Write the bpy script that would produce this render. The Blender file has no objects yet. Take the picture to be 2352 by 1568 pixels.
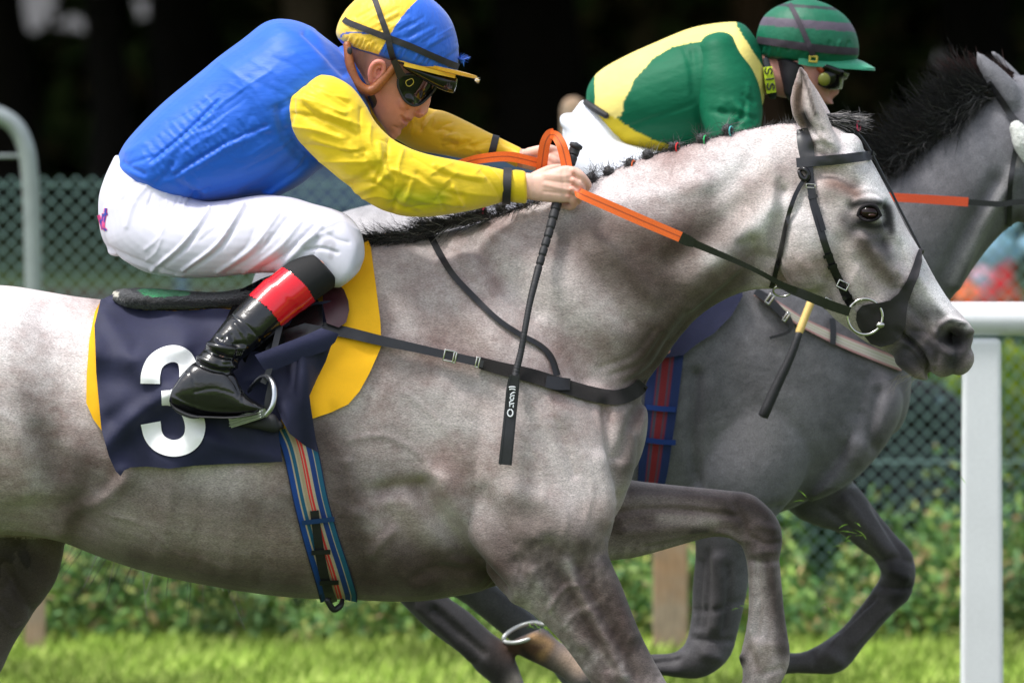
import bpy, bmesh, math, random
import numpy as np
from mathutils import Vector, Matrix
from mathutils.bvhtree import BVHTree
from mathutils.geometry import delaunay_2d_cdt
from math import radians, sin, cos, pi
random.seed(7); np.random.seed(7)
SC = bpy.context.scene; COL = SC.collection
# ------------------------------------------------------------------ camera, sky, sun, exposure
CAMD = 26.0; CAMH = 2.19
cd = bpy.data.cameras.new('camera'); cam = bpy.data.objects.new('camera', cd); COL.objects.link(cam)
cam.location = (0, -CAMD, CAMH); cam.rotation_euler = (radians(90), 0, 0)
cd.sensor_width = 36; cd.lens = 36*CAMD/2.352; cd.shift_y = -0.784/2.352
cd.clip_start = 0.5; cd.clip_end = 2000
cd.dof.use_dof = True; cd.dof.focus_distance = CAMD-0.15; cd.dof.aperture_fstop = 5.6
SC.camera = cam
w = bpy.data.worlds.new('World'); SC.world = w; w.use_nodes = True
SUN_EL, SUN_ROT = radians(65), radians(-118)
nt = w.node_tree; bg = nt.nodes['Background']
sky = nt.nodes.new('ShaderNodeTexSky'); sky.sky_type = 'NISHITA'; sky.sun_disc = False
sky.sun_elevation = SUN_EL; sky.sun_rotation = SUN_ROT; sky.dust_density = 3.0; sky.air_density = 1.0
hs = nt.nodes.new('ShaderNodeHueSaturation'); hs.inputs['Saturation'].default_value = 0.5
nt.links.new(sky.outputs[0], hs.inputs['Color']); nt.links.new(hs.outputs[0], bg.inputs['Color'])
bg.inputs['Strength'].default_value = 0.148
sl = bpy.data.lights.new('sun', 'SUN'); sun = bpy.data.objects.new('sun', sl); COL.objects.link(sun)
sl.energy = 1.8; sl.angle = radians(9); sl.color = (1.0, 0.985, 0.96)
# direction towards the sun (a little behind the horses, high)
sd = Vector((sin(SUN_ROT)*cos(SUN_EL), cos(SUN_ROT)*cos(SUN_EL), sin(SUN_EL)))
sun.rotation_euler = sd.to_track_quat('Z', 'Y').to_euler()
SC.view_settings.view_transform = 'Standard'; SC.view_settings.look = 'None'
SC.view_settings.exposure = 0.74; SC.view_settings.gamma = 1

# ------------------------------------------------------------------ helpers
def P(px, py, Y=0.0):
    s = (CAMD+Y)/CAMD/1000.0
    return Vector(((px-1176)*s, Y, CAMH-py*s))
def Pn(px, py, Y):
    px = np.asarray(px, float); py = np.asarray(py, float); Y = np.asarray(Y, float)
    s = (CAMD+Y)/CAMD/1000.0
    return np.stack([(px-1176)*s, Y+0*px, CAMH-py*s], -1)
def to_px(V):
    s = (CAMD+V[:, 1])/CAMD/1000.0
    return V[:, 0]/s+1176, (CAMH-V[:, 2])/s
def L(r, g, b):   # sRGB 0-255 -> linear
    f = lambda c: (c/255/12.92) if c/255 <= .04045 else ((c/255+.055)/1.055)**2.4
    return (f(r), f(g), f(b))
def catmull(A, sub):
    A = np.asarray(A, float); n = len(A)
    if n < 3 or sub <= 1:
        t = np.linspace(0, n-1, (n-1)*sub+1); i = np.minimum(t.astype(int), n-2); f = (t-i)[:, None]
        return A[i]*(1-f)+A[i+1]*f
    Q = np.vstack([2*A[0]-A[1], A, 2*A[-1]-A[-2]])
    out = []
    for i in range(n-1):
        p0, p1, p2, p3 = Q[i:i+4]
        for k in range(sub):
            t = k/sub
            out.append(0.5*((2*p1)+(-p0+p2)*t+(2*p0-5*p1+4*p2-p3)*t*t+(-p0+3*p1-3*p2+p3)*t**3))
    out.append(A[-1]); return np.array(out)

class MB:
    def __init__(s): s.V = []; s.F = []; s.n = 0; s.C = []
    def add(s, V, F, C=None):
        V = np.asarray(V, float).reshape(-1, 3)
        s.V.append(V); s.F += [tuple(i+s.n for i in f) for f in F]; s.n += len(V)
        if C is None: C = np.ones((len(V), 3))
        C = np.asarray(C, float)
        if C.ndim == 1: C = np.tile(C, (len(V), 1))
        s.C.append(C)
    def arrays(s): return np.vstack(s.V), s.F, np.vstack(s.C)
    def build(s, name, mat, parent=None, smooth=True, col=True):
        V, F, C = s.arrays()
        return mk(name, V, F, mat, parent, C if col else None, smooth)

def mk(name, V, F, mat, parent=None, C=None, smooth=True):
    me = bpy.data.meshes.new(name)
    if isinstance(F, np.ndarray):
        nf, k = F.shape
        me.vertices.add(len(V)); me.vertices.foreach_set('co', np.asarray(V, np.float32).ravel())
        me.loops.add(nf*k); me.loops.foreach_set('vertex_index', F.ravel().astype(np.int32))
        me.polygons.add(nf); me.polygons.foreach_set('loop_start', np.arange(0, nf*k, k, dtype=np.int32))
        me.polygons.foreach_set('loop_total', np.full(nf, k, np.int32))
        me.update(calc_edges=True)
    else:
        me.from_pydata([tuple(v) for v in V], [], F); me.update()
    if smooth: me.polygons.foreach_set('use_smooth', np.ones(len(me.polygons), bool))
    if smooth and not isinstance(F, np.ndarray): me.set_sharp_from_angle(angle=radians(48))
    if C is not None:
        a = me.attributes.new('col', 'FLOAT_COLOR', 'POINT')
        a.data.foreach_set('color', np.hstack([np.clip(C, 0, 4), np.ones((len(C), 1))]).astype(np.float32).ravel())
    o = bpy.data.objects.new(name, me); COL.objects.link(o)
    if mat: me.materials.append(mat)
    if parent: rooted(parent, o)
    return o
def tag(o, label=None, cat=None, group=None, kind=None):
    if label: o['label'] = label
    if cat: o['category'] = cat
    if group: o['group'] = group
    if kind: o['kind'] = kind
    return o
def empty(name, loc=(0, 0, 0)):
    # things built in world coordinates: the root stays at the origin-free base, children keep world geometry
    o = bpy.data.objects.new(name, None); COL.objects.link(o); o.location = loc
    o.empty_display_size = .05
    return o
def rooted(root, child):
    child.parent = root; child.matrix_parent_inverse = Matrix.Translation(root.location).inverted(); return child

def rings(R, closed=True):
    """R: (k, m, 3) rings -> V, F with end caps"""
    k, m, _ = R.shape
    V = R.reshape(-1, 3); F = []
    for i in range(k-1):
        a = i*m; b = a+m
        for j in range(m):
            j2 = (j+1) % m
            F.append((a+j, a+j2, b+j2, b+j))
    if closed:
        V = np.vstack([V, R[0].mean(0), R[-1].mean(0)]); c0 = k*m; c1 = c0+1
        for j in range(m):
            j2 = (j+1) % m
            F.append((c0, j2, j)); F.append((c1, (k-1)*m+j, (k-1)*m+j2))
    return V, F
def loft(mb, pairs, sub=5, seg=28, cap0=1., cap1=1., n=2.0, C=None, dY=0.0):
    """pairs rows: x1,y1,x2,y2,Y,w[,n] : two silhouette points in photo units, centre depth, half depth"""
    rows = []
    for p in pairs:
        nn = p[6] if len(p) > 6 else n
        a = Pn(p[0], p[1], p[4]+dY); b = Pn(p[2], p[3], p[4]+dY)
        c = (a+b)/2; u = (a-b)/2
        rows.append([*c, *u, p[5], nn])
    A = catmull(rows, sub)
    c = A[:, :3]; u = A[:, 3:6]; w_ = np.maximum(A[:, 6], .001); nn = np.maximum(A[:, 7], 1.2)
    c, u, w_, nn = roundcaps(c, u, w_, nn, cap0, cap1)
    t = np.linspace(0, 2*pi, seg, endpoint=False)
    ct, st = np.cos(t), np.sin(t)
    e = (2/nn)[:, None]
    cc = np.sign(ct)[None]*np.abs(ct)[None]**e; ss = np.sign(st)[None]*np.abs(st)[None]**e
    R = c[:, None, :]+u[:, None, :]*cc[..., None]
    R[..., 1] += w_[:, None]*ss
    V, F = rings(R)
    mb.add(V, F, C)
def roundcaps(c, u, w_, nn, cap0, cap1):
    for end, cap in ((0, cap0), (-1, cap1)):
        if cap <= 0: continue
        i = 0 if end == 0 else -1; j = 1 if end == 0 else -2
        d = c[i]-c[j]; d = d/(np.linalg.norm(d)+1e-9)
        ln = cap*min(np.linalg.norm(u[i]), w_[i])
        nc, nu, nw, nn2 = [], [], [], []
        for q in (0.3, .6, .85, 1.1, 1.35):
            nc.append(c[i]+d*ln*sin(q)); nu.append(u[i]*cos(q)); nw.append(w_[i]*cos(q)); nn2.append(nn[i])
        if end == 0:
            c = np.vstack([nc[::-1], c]); u = np.vstack([nu[::-1], u]); w_ = np.concatenate([nw[::-1], w_]); nn = np.concatenate([nn2[::-1], nn])
        else:
            c = np.vstack([c, nc]); u = np.vstack([u, nu]); w_ = np.concatenate([w_, nw]); nn = np.concatenate([nn, nn2])
    return c, u, w_, nn
def frames(c):
    T = np.gradient(c, axis=0); T /= np.linalg.norm(T, axis=1)[:, None]+1e-12
    ref = np.array([0, 1., 0]); N = []
    prev = None
    for t in T:
        if prev is None:
            r = ref if abs(t[1]) < .9 else np.array([0, 0, 1.])
            n_ = np.cross(t, r)
        else: n_ = prev-t*np.dot(prev, t)
        n_ /= np.linalg.norm(n_)+1e-12; N.append(n_); prev = n_
    N = np.array(N); B = np.cross(T, N); return T, N, B
def tube(mb, pts, sub=4, seg=10, cap=1., C=None, px=True):
    """pts rows: x,y,Y,r  (photo units, r in metres)  or world if px False"""
    A = catmull([[*(P(p[0], p[1], p[2]) if px else p[:3]), p[3]] for p in pts], sub)
    c = A[:, :3]; r = np.maximum(A[:, 3], 1e-4)
    if cap:
        for end in (0, -1):
            i, j = (0, 1) if end == 0 else (-1, -2)
            d = c[i]-c[j]; d /= np.linalg.norm(d)+1e-9
            ext = [(c[i]+d*r[i]*cap*sin(q), r[i]*cos(q)) for q in (.5, 1.0, 1.35)]
            ec = np.array([e[0] for e in ext]); er = np.array([e[1] for e in ext])
            if end == 0: c = np.vstack([ec[::-1], c]); r = np.concatenate([er[::-1], r])
            else: c = np.vstack([c, ec]); r = np.concatenate([r, er])
    T, N, B = frames(c)
    t = np.linspace(0, 2*pi, seg, endpoint=False)
    R = c[:, None]+r[:, None, None]*(N[:, None]*np.cos(t)[None, :, None]+B[:, None]*np.sin(t)[None, :, None])
    V, F = rings(R); mb.add(V, F, C)
def ball(mb, c, r, seg=16, C=None, rot=None):
    """ellipsoid, r scalar or 3 radii, world centre"""
    r = np.array([r, r, r] if np.isscalar(r) else r, float)
    th = np.linspace(0.001, pi-.001, seg//2+2); ph = np.linspace(0, 2*pi, seg, endpoint=False)
    R = np.stack([np.sin(th)[:, None]*np.cos(ph), np.sin(th)[:, None]*np.sin(ph), np.cos(th)[:, None]+0*ph], -1)*r
    if rot is not None: R = R@np.array(rot).T
    R = R+np.array(c); V, F = rings(R); mb.add(V, F, C)
def box(mb, c, h, C=None, rot=None):
    c = np.array(c, float); h = np.array(h, float)
    V = np.array([[x, y, z] for x in (-1, 1) for y in (-1, 1) for z in (-1, 1)], float)*h
    if rot is not None: V = V@np.array(rot).T
    mb.add(V+c, [(0, 1, 3, 2), (4, 6, 7, 5), (0, 4, 5, 1), (2, 3, 7, 6), (0, 2, 6, 4), (1, 5, 7, 3)], C)

def remesh(mb, voxel):
    V, F, _ = mb.arrays()
    me = bpy.data.meshes.new('tmp'); me.from_pydata(V.tolist(), [], F)
    o = bpy.data.objects.new('tmp', me); COL.objects.link(o)
    m = o.modifiers.new('r', 'REMESH'); m.mode = 'VOXEL'; m.voxel_size = voxel; m.adaptivity = 0
    dg = bpy.context.evaluated_depsgraph_get(); ev = o.evaluated_get(dg); me2 = ev.to_mesh()
    nv = len(me2.vertices); V2 = np.empty(nv*3, np.float32); me2.vertices.foreach_get('co', V2)
    nl = len(me2.loops); Lx = np.empty(nl, np.int32); me2.loops.foreach_get('vertex_index', Lx)
    F2 = Lx.reshape(-1, 4)
    ev.to_mesh_clear(); bpy.data.objects.remove(o); bpy.data.meshes.remove(me)
    return V2.reshape(-1, 3).astype(float), F2
def smooth(V, F, it, lam=.6, mask=None):
    E = np.unique(np.sort(np.vstack([F[:, [0, 1]], F[:, [1, 2]], F[:, [2, 3]], F[:, [3, 0]]]), axis=1), axis=0)
    n = len(V); a = np.concatenate([E[:, 0], E[:, 1]]); b = np.concatenate([E[:, 1], E[:, 0]])
    deg = np.bincount(a, minlength=n)[:, None]
    def lap(V): return np.stack([np.bincount(a, V[b, k], minlength=n) for k in range(3)], 1)/deg
    for i in range(it):
        m = 1 if mask is None else mask[:, None]
        V = V+(lap(V)-V)*lam*m
        V = V-(lap(V)-V)*lam*.95*m*(0.9)   # keep volume (Taubin)
    return V
def normals(V, F):
    if not isinstance(F, np.ndarray):
        F = np.array([f if len(f) == 4 else (*f, f[-1]) for f in F])
    d1 = V[F[:, 2]]-V[F[:, 0]]; d2 = V[F[:, 3]]-V[F[:, 1]]
    fn = np.cross(d1, d2); N = np.zeros_like(V)
    for k in range(4):
        for c in range(3): N[:, c] += np.bincount(F[:, k], fn[:, c], minlength=len(V))
    return N/(np.linalg.norm(N, axis=1)[:, None]+1e-12)
def pldist(x, y, pts):
    pts = np.asarray(pts, float); best = np.full(len(x), 1e9)
    if len(pts) == 1: return np.hypot(x-pts[0, 0], y-pts[0, 1])
    for i in range(len(pts)-1):
        ax, ay = pts[i]; bx, by = pts[i+1]; dx, dy = bx-ax, by-ay
        t = np.clip(((x-ax)*dx+(y-ay)*dy)/(dx*dx+dy*dy+1e-9), 0, 1)
        best = np.minimum(best, np.hypot(x-ax-t*dx, y-ay-t*dy))
    return best
def sculpt(V, F, strokes, ymax=1e9, both=False, amp_f=None, ymin=-1e9):
    """strokes: (pts, radius, amp_m) displaced along the normal on the camera-facing side"""
    N = normals(V, F)
    px, py = to_px(V); D = np.zeros(len(V))
    side = np.ones(len(V)) if both else np.clip((-N[:, 1]+.15)/.45, 0, 1)
    side = side*(V[:, 1] < ymax)*(V[:, 1] > ymin)
    for pts, r, amp in strokes:
        pts = np.asarray(pts, float)
        if len(pts) > 2: pts = catmull(pts, 4)
        m = (px > pts[:, 0].min()-3*abs(r)) & (px < pts[:, 0].max()+3*abs(r)) & (py > pts[:, 1].min()-3*abs(r)) & (py < pts[:, 1].max()+3*abs(r)) & (side > 0)
        idx = np.nonzero(m)[0]
        if len(idx) == 0: continue
        d = pldist(px[idx], py[idx], pts)
        if amp_f: amp = amp*amp_f(pts[0, 0])
        D[idx] += amp*(np.exp(-(d/r)**2) if r > 0 else np.exp(-(d/-r)))*side[idx]
    return V+N*D[:, None]
def paint(C, V, pts, r, col, a=1., ylim=None, mask=None, hard=2):
    px, py = to_px(V); pts = np.asarray(pts, float)
    if len(pts) > 2: pts = catmull(pts, 4)
    m = (px > pts[:, 0].min()-3*r) & (px < pts[:, 0].max()+3*r) & (py > pts[:, 1].min()-3*r) & (py < pts[:, 1].max()+3*r)
    if ylim is not None: m &= (V[:, 1] > ylim[0]) & (V[:, 1] < ylim[1])
    if mask is not None: m &= mask
    idx = np.nonzero(m)[0]
    if len(idx) == 0: return
    d = pldist(px[idx], py[idx], pts)
    k = (a*np.exp(-(d/r)**hard))[:, None]
    C[idx] = C[idx]*(1-k)+np.array(col)*k
def bvh(V, F):
    return BVHTree.FromPolygons([tuple(v) for v in V], F.tolist() if isinstance(F, np.ndarray) else F)
CAMP = Vector((0, -CAMD, CAMH))
def hit(b, px, py):
    d = (P(px, py, 0)-CAMP).normalized()
    r = b.ray_cast(CAMP, d)
    return r[0], r[1]
_LAT = np.random.RandomState(99).rand(8, 128, 128)*2-1
def vnoise(x, y, cell, seed=0):
    x = np.asarray(x, float)/cell+17.3*seed; y = np.asarray(y, float)/cell+9.1*seed
    xi = np.floor(x).astype(int); yi = np.floor(y).astype(int); fx = x-xi; fy = y-yi; fx = fx*fx*(3-2*fx); fy = fy*fy*(3-2*fy); G = _LAT[int(seed) % 8]
    g = lambda a, b: G[a % 128, b % 128]
    return (g(xi, yi)*(1-fx)+g(xi+1, yi)*fx)*(1-fy)+(g(xi, yi+1)*(1-fx)+g(xi+1, yi+1)*fx)*fy
def ynoise(x, y, seed=0, f=1.0):
    a = .5; xr = x*cos(a)-y*sin(a); yr = x*sin(a)+y*cos(a); c = 90/f
    return vnoise(xr, yr, c, seed)+.55*vnoise(yr, xr, c*.47, seed+2)+.35*vnoise(x, y, c*.21, seed+5)
def ribbon(mb, path, b=None, lift=.003, th=.003, K=5, sub=8, C=None, smoothk=3, taut=False, edge=None):
    """path rows x,y,width[,Y]; laid on surface b (or at Y). th thickness"""
    path = [list(p)+[0]*(4-len(p)) for p in path]
    A = catmull(path, sub); x, y, wd, Yv = A.T
    tx, ty = np.gradient(x), np.gradient(y); l = np.hypot(tx, ty)+1e-9; nx, ny = -ty/l, tx/l
    m = len(x); us = np.linspace(-.5, .5, K)
    QX = x[:, None]+nx[:, None]*us*wd[:, None]; QY = y[:, None]+ny[:, None]*us*wd[:, None]
    Y = np.full((m, K), np.nan)
    if b is not None:
        for i in range(m):
            for k in range(K):
                h, n_ = hit(b, QX[i, k], QY[i, k])
                if h is not None: Y[i, k] = h.y
        if taut: Y = np.where(np.isnan(Y), Yv[:, None], np.minimum(Y-lift, Yv[:, None]))
        else:
            # fill holes from neighbours, smooth
            for i in range(m):
                row = Y[i]; ok = ~np.isnan(row)
                if ok.any(): row[~ok] = row[ok].max()+.004
            rowok = ~np.isnan(Y[:, 0])
            if not rowok.all():
                good = np.nonzero(rowok)[0]
                if len(good) == 0: Y[:] = Yv[:, None]
                else:
                    for k in range(K): Y[:, k] = np.interp(np.arange(m), good, Y[good, k])
            Ys = Y.copy()
            for q in range(smoothk):
                Ys[1:-1] = (Ys[:-2]+2*Ys[1:-1]+Ys[2:])/4
                Ys[:, 1:-1] = (Ys[:, :-2]+2*Ys[:, 1:-1]+Ys[:, 2:])/4
            Y = np.minimum(Y, Ys)-lift
    else: Y = np.tile(Yv[:, None], (1, K))
    top = Pn(QX.ravel(), QY.ravel(), Y.ravel()-th); bot = Pn(QX.ravel(), QY.ravel(), Y.ravel())
    # shrink top a bit at the edges -> soft bevel
    V = np.vstack([top, bot]); F = []; o = m*K
    g = lambda i, k: i*K+k
    for i in range(m-1):
        for k in range(K-1):
            F.append((g(i, k), g(i, k+1), g(i+1, k+1), g(i+1, k)))
            F.append((o+g(i, k), o+g(i+1, k), o+g(i+1, k+1), o+g(i, k+1)))
        F.append((g(i, 0), g(i+1, 0), o+g(i+1, 0), o+g(i, 0)))
        F.append((g(i, K-1), o+g(i, K-1), o+g(i+1, K-1), g(i+1, K-1)))
    for k in range(K-1):
        F.append((g(0, k), o+g(0, k), o+g(0, k+1), g(0, k+1)))
        F.append((g(m-1, k), g(m-1, k+1), o+g(m-1, k+1), o+g(m-1, k)))
    if C is not None and not np.isscalar(C) and np.asarray(C).ndim == 2:
        Cs = np.asarray(C, float); Cc = np.tile(Cs[None], (m, 1, 1)).reshape(-1, 3); C = np.vstack([Cc, Cc])
    mb.add(V, F, C)
def patch(name, poly, b, lift, th, mat, parent=None, step=9, fold=None, C=None, Yconst=None, sm=4, sub=1, miss=.01):
    """sheet with outline poly (photo units) laid over surface b; real thickness th"""
    poly = np.array(poly, float)
    # resample boundary
    B = []
    for i in range(len(poly)):
        a, c = poly[i], poly[(i+1) % len(poly)]; n = max(1, int(np.hypot(*(c-a))/step))
        for k in range(n): B.append(a+(c-a)*k/n)
    B = np.array(B); nb = len(B)
    def inside(x, y):
        c = False; j = nb-1
        for i in range(nb):
            if (B[i, 1] > y) != (B[j, 1] > y) and x < (B[j, 0]-B[i, 0])*(y-B[i, 1])/(B[j, 1]-B[i, 1])+B[i, 0]: c = not c
            j = i
        return c
    pts = [tuple(p) for p in B]
    x0, y0 = B.min(0); x1, y1 = B.max(0)
    for iy, y in enumerate(np.arange(y0+step*.6, y1, step)):
        for x in np.arange(x0+step*.6*(iy % 2), x1, step):
            if inside(x, y) and np.min((B[:, 0]-x)**2+(B[:, 1]-y)**2) > (step*.55)**2: pts.append((x, y))
    vs, es, fs, _, _, _ = delaunay_2d_cdt([Vector(p) for p in pts], [], [list(range(nb))], 1, 1e-5)
    Q = np.array([tuple(v) for v in vs]); nq = len(Q)
    if Yconst is not None: Y = np.array([Yconst(x, y) if callable(Yconst) else Yconst for x, y in Q])
    else:
        Y = np.full(nq, np.nan)
        for i, (x, y) in enumerate(Q):
            h, _n = hit(b, x, y)
            if h is not None: Y[i] = h.y
        bad = np.isnan(Y)
        if bad.any():
            g = np.nonzero(~bad)[0]
            for i in np.nonzero(bad)[0]:
                j = g[np.argmin((Q[g, 0]-Q[i, 0])**2+(Q[g, 1]-Q[i, 1])**2)]
                Y[i] = Y[j]+miss
        Fx = [tuple(f) for f in fs]; E = np.array([(f[a], f[(a+1) % len(f)]) for f in Fx for a in range(len(f))])
        a = np.concatenate([E[:, 0], E[:, 1]]); c = np.concatenate([E[:, 1], E[:, 0]])
        deg = np.maximum(np.bincount(a, minlength=nq), 1); Ys = Y.copy()
        for q in range(sm): Ys = .5*Ys+.5*np.bincount(a, Ys[c], minlength=nq)/deg
        Y = np.minimum(Y, Ys)
        Y = Y-lift
    if fold is not None: Y = Y-np.array([fold(x, y) for x, y in Q])
    top = Pn(Q[:, 0], Q[:, 1], Y-th); bot = Pn(Q[:, 0], Q[:, 1], Y)
    F = []
    for f in fs:
        f = list(f); p0, p1, p2 = Q[f[0]], Q[f[1]], Q[f[2]]
        if (p1[0]-p0[0])*(p2[1]-p0[1])-(p1[1]-p0[1])*(p2[0]-p0[0]) > 0: f = f[::-1]
        F.append(tuple(f)); F.append(tuple(i+nq for i in f[::-1]))
    # boundary walls
    cnt = {}
    for f in fs:
        f = list(f)
        for i in range(len(f)):
            e = (f[i], f[(i+1) % len(f)]); k = tuple(sorted(e)); cnt.setdefault(k, []).append(e)
    for k, v in cnt.items():
        if len(v) == 1: a_, b_ = v[0]; F.append((a_, b_, b_+nq, a_+nq))
    V = np.vstack([top, bot])
    if C is None: Cc = None
    elif callable(C): Cc = np.array([C(x, y) for x, y in Q]); Cc = np.vstack([Cc, Cc])
    else: Cc = np.tile(np.array(C, float), (len(V), 1))
    return mk(name, V, F, mat, parent, Cc if Cc is not None else np.ones((len(V), 3)))
# ------------------------------------------------------------------ materials
def mat(name, col=None, rough=.6, metal=0, var=.0, vscale=20, fine=0, fscale=400, bump=0, bscale=60, bdist=.002, sheen=0, coat=0, stretch=(1, 1, 1), rot=(0, 0, 0), attr=True, spec=.5, sss=0, bump2=0, b2scale=300, two=None, twoscale=8, contrast=(0.4, .6), trans=0):
    m = bpy.data.materials.new(name); m.use_nodes = True; n = m.node_tree.nodes; l = m.node_tree.links
    p = n['Principled BSDF']; tc = n.new('ShaderNodeTexCoord')
    mp = n.new('ShaderNodeMapping'); mp.inputs['Scale'].default_value = stretch; mp.inputs['Rotation'].default_value = rot
    l.new(tc.outputs['Object'], mp.inputs['Vector'])
    base = (*(col or (1, 1, 1)), 1)
    def mix(a, b, fac, mode='MULTIPLY'):
        x = n.new('ShaderNodeMix'); x.data_type = 'RGBA'; x.blend_type = mode
        if isinstance(fac, float): x.inputs[0].default_value = fac
        else: l.new(fac, x.inputs[0])
        for s_, v in ((6, a), (7, b)):
            if isinstance(v, tuple): x.inputs[s_].default_value = v
            else: l.new(v, x.inputs[s_])
        return x.outputs[2]
    cur = base
    if two is not None:
        nz = n.new('ShaderNodeTexNoise'); nz.inputs['Scale'].default_value = twoscale; nz.inputs['Detail'].default_value = 6; nz.inputs['Roughness'].default_value = .6
        l.new(tc.outputs['Object'], nz.inputs['Vector'])
        rp = n.new('ShaderNodeValToRGB'); rp.color_ramp.elements[0].position = contrast[0]; rp.color_ramp.elements[1].position = contrast[1]
        l.new(nz.outputs[0], rp.inputs[0]); cur = mix(cur, (*two, 1), rp.outputs[0], 'MIX')
    if attr:
        at = n.new('ShaderNodeAttribute'); at.attribute_name = 'col'
        cur = mix(cur, at.outputs['Color'], 1.0)
    def vary(cur, sc, amt, det=5, vec=None):
        nz = n.new('ShaderNodeTexNoise'); nz.inputs['Scale'].default_value = sc; nz.inputs['Detail'].default_value = det; nz.inputs['Roughness'].default_value = .65
        l.new((vec or mp).outputs[0], nz.inputs['Vector'])
        mr = n.new('ShaderNodeMapRange'); mr.inputs[1].default_value = .3; mr.inputs[2].default_value = .7; mr.inputs[3].default_value = 1-amt; mr.inputs[4].default_value = 1+amt
        l.new(nz.outputs[0], mr.inputs[0]); cb = n.new('ShaderNodeCombineColor')
        for i in range(3): l.new(mr.outputs[0], cb.inputs[i])
        return mix(cur, cb.outputs[0], 1.0), nz
    if var: cur, _ = vary(cur, vscale, var)
    if fine: cur, _ = vary(cur, fscale, fine, 3)
    if isinstance(cur, tuple): p.inputs['Base Color'].default_value = cur
    else: l.new(cur, p.inputs['Base Color'])
    p.inputs['Roughness'].default_value = rough; p.inputs['Metallic'].default_value = metal
    p.inputs['Specular IOR Level'].default_value = spec
    if sheen: p.inputs['Sheen Weight'].default_value = sheen; p.inputs['Sheen Roughness'].default_value = .5
    if coat: p.inputs['Coat Weight'].default_value = coat; p.inputs['Coat Roughness'].default_value = .08
    if sss: p.inputs['Subsurface Weight'].default_value = sss; p.inputs['Subsurface Radius'].default_value = (.012, .005, .003); p.inputs['Subsurface Scale'].default_value = 1
    if trans: p.inputs['Transmission Weight'].default_value = trans
    nrm = None
    for bb, bs in ((bump, bscale), (bump2, b2scale)):
        if bb:
            nz = n.new('ShaderNodeTexNoise'); nz.inputs['Scale'].default_value = bs; nz.inputs['Detail'].default_value = 4
            l.new(mp.outputs[0], nz.inputs['Vector'])
            bp = n.new('ShaderNodeBump'); bp.inputs['Strength'].default_value = bb; bp.inputs['Distance'].default_value = bdist if bs == bscale else .0008
            l.new(nz.outputs[0], bp.inputs['Height'])
            if nrm: l.new(nrm, bp.inputs['Normal'])
            nrm = bp.outputs[0]
    if nrm: l.new(nrm, p.inputs['Normal'])
    return m
def rotY(a): return ((cos(a), 0, sin(a)), (0, 1, 0), (-sin(a), 0, cos(a)))
def leafmesh(n, centers, size, cols, seed=1, flat=.5):
    """n small leaf quads around given centres; returns V,F,C arrays"""
    rs = np.random.RandomState(seed)
    c = centers; d1 = rs.normal(size=(n, 3)); d1 /= np.linalg.norm(d1, axis=1)[:, None]
    d2 = np.cross(d1, rs.normal(size=(n, 3))); d2 /= np.linalg.norm(d2, axis=1)[:, None]
    s = (size*(.6+.8*rs.rand(n)))[:, None]
    a = c-d1*s; b_ = c+d2*s*.45; e = c+d1*s; f = c-d2*s*.45
    V = np.stack([a, b_, e, f], 1).reshape(-1, 3); F = np.arange(4*n).reshape(-1, 4)
    C = np.repeat(cols, 4, axis=0); return V, F, C
# ================================================================== GREY RACEHORSE (in focus)
COATM = mat('grey_coat', rough=.6, var=.10, vscale=95, fine=.46, fscale=460, bump=.3, bscale=70, bdist=.003, bump2=1.0, b2scale=460, stretch=(.4, 1, 1.35), rot=(0, .5, 0), sheen=.15, spec=.35)
mb = MB()
# trunk
loft(mb, [(-430,800,-430,1020,0,.12),(-380,720,-380,1130,0,.2),(-300,690,-300,1180,0,.25),(-150,655,-150,1225,0,.28),(0,655,10,1225,0,.275),(100,668,100,1230,0,.265),
 (200,684,205,1270,0,.265),(350,695,350,1317,0,.275),(500,680,510,1350,0,.285),(650,640,660,1371,0,.285),(780,575,800,1377,0,.27),(880,552,940,1381,0,.25),
 (980,560,1055,1368,0,.235),(1110,640,1150,1345,0,.22),(1250,760,1270,1300,0,.20),(1370,850,1370,1235,0,.18),(1440,900,1425,1170,0,.14),(1470,935,1455,1080,0,.09)], seg=40, n=2.15, cap1=.5)
# withers ridge
loft(mb, [(560,690,560,800,0,.06),(700,610,700,760,0,.055),(800,568,810,760,0,.05),(870,551,900,760,0,.05),(960,547,990,760,0,.055),(1060,525,1090,760,0,.06)], n=1.8, cap0=.3, cap1=.3)
# neck
loft(mb, [(840,560,1250,1150,0,.16),(950,547,1440,1060,0,.155),(1080,517,1476,905,0,.145),(1200,474,1498,862,0,.128),(1330,428,1525,828,0,.115),(1450,372,1562,775,0,.106),
 (1560,338,1618,718,0,.10),(1680,305,1700,674,0,.094),(1780,285,1778,664,0,.09),(1850,277,1850,668,0,.083)], seg=36, n=1.9, cap0=.2, cap1=.2)
# breast (two pectorals with a midline between)
for sg, xo in ((-1, 0), (1, -12)):
    loft(mb, [(1400+xo,880,1300+xo,900,sg*.07,.07),(1455+xo,960,1330+xo,1000,sg*.075,.075),(1462+xo,1040,1340+xo,1090,sg*.075,.08),(1448+xo,1110,1350+xo,1190,sg*.075,.075),(1410+xo,1190,1330+xo,1240,sg*.07,.06)], cap0=.8, cap1=.8)
# head
HEAD = [(1800,290,1765,640,0,.07),(1880,277,1795,666,0,.086),(1935,297,1845,675,0,.098),(1988,347,1885,703,0,.103),(2042,442,1920,735,0,.098),(2079,517,1950,757,0,.080),
 (2112,572,1990,786,0,.064),(2150,642,2030,806,0,.054),(2181,690,2062,822,0,.050),(2209,722,2090,840,0,.054),(2231,750,2125,851,0,.056),(2237,775,2160,862,0,.050),(2230,800,2187,856,0,.040)]
loft(mb, HEAD, seg=36, n=2.25, cap0=.3, cap1=.8)
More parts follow.
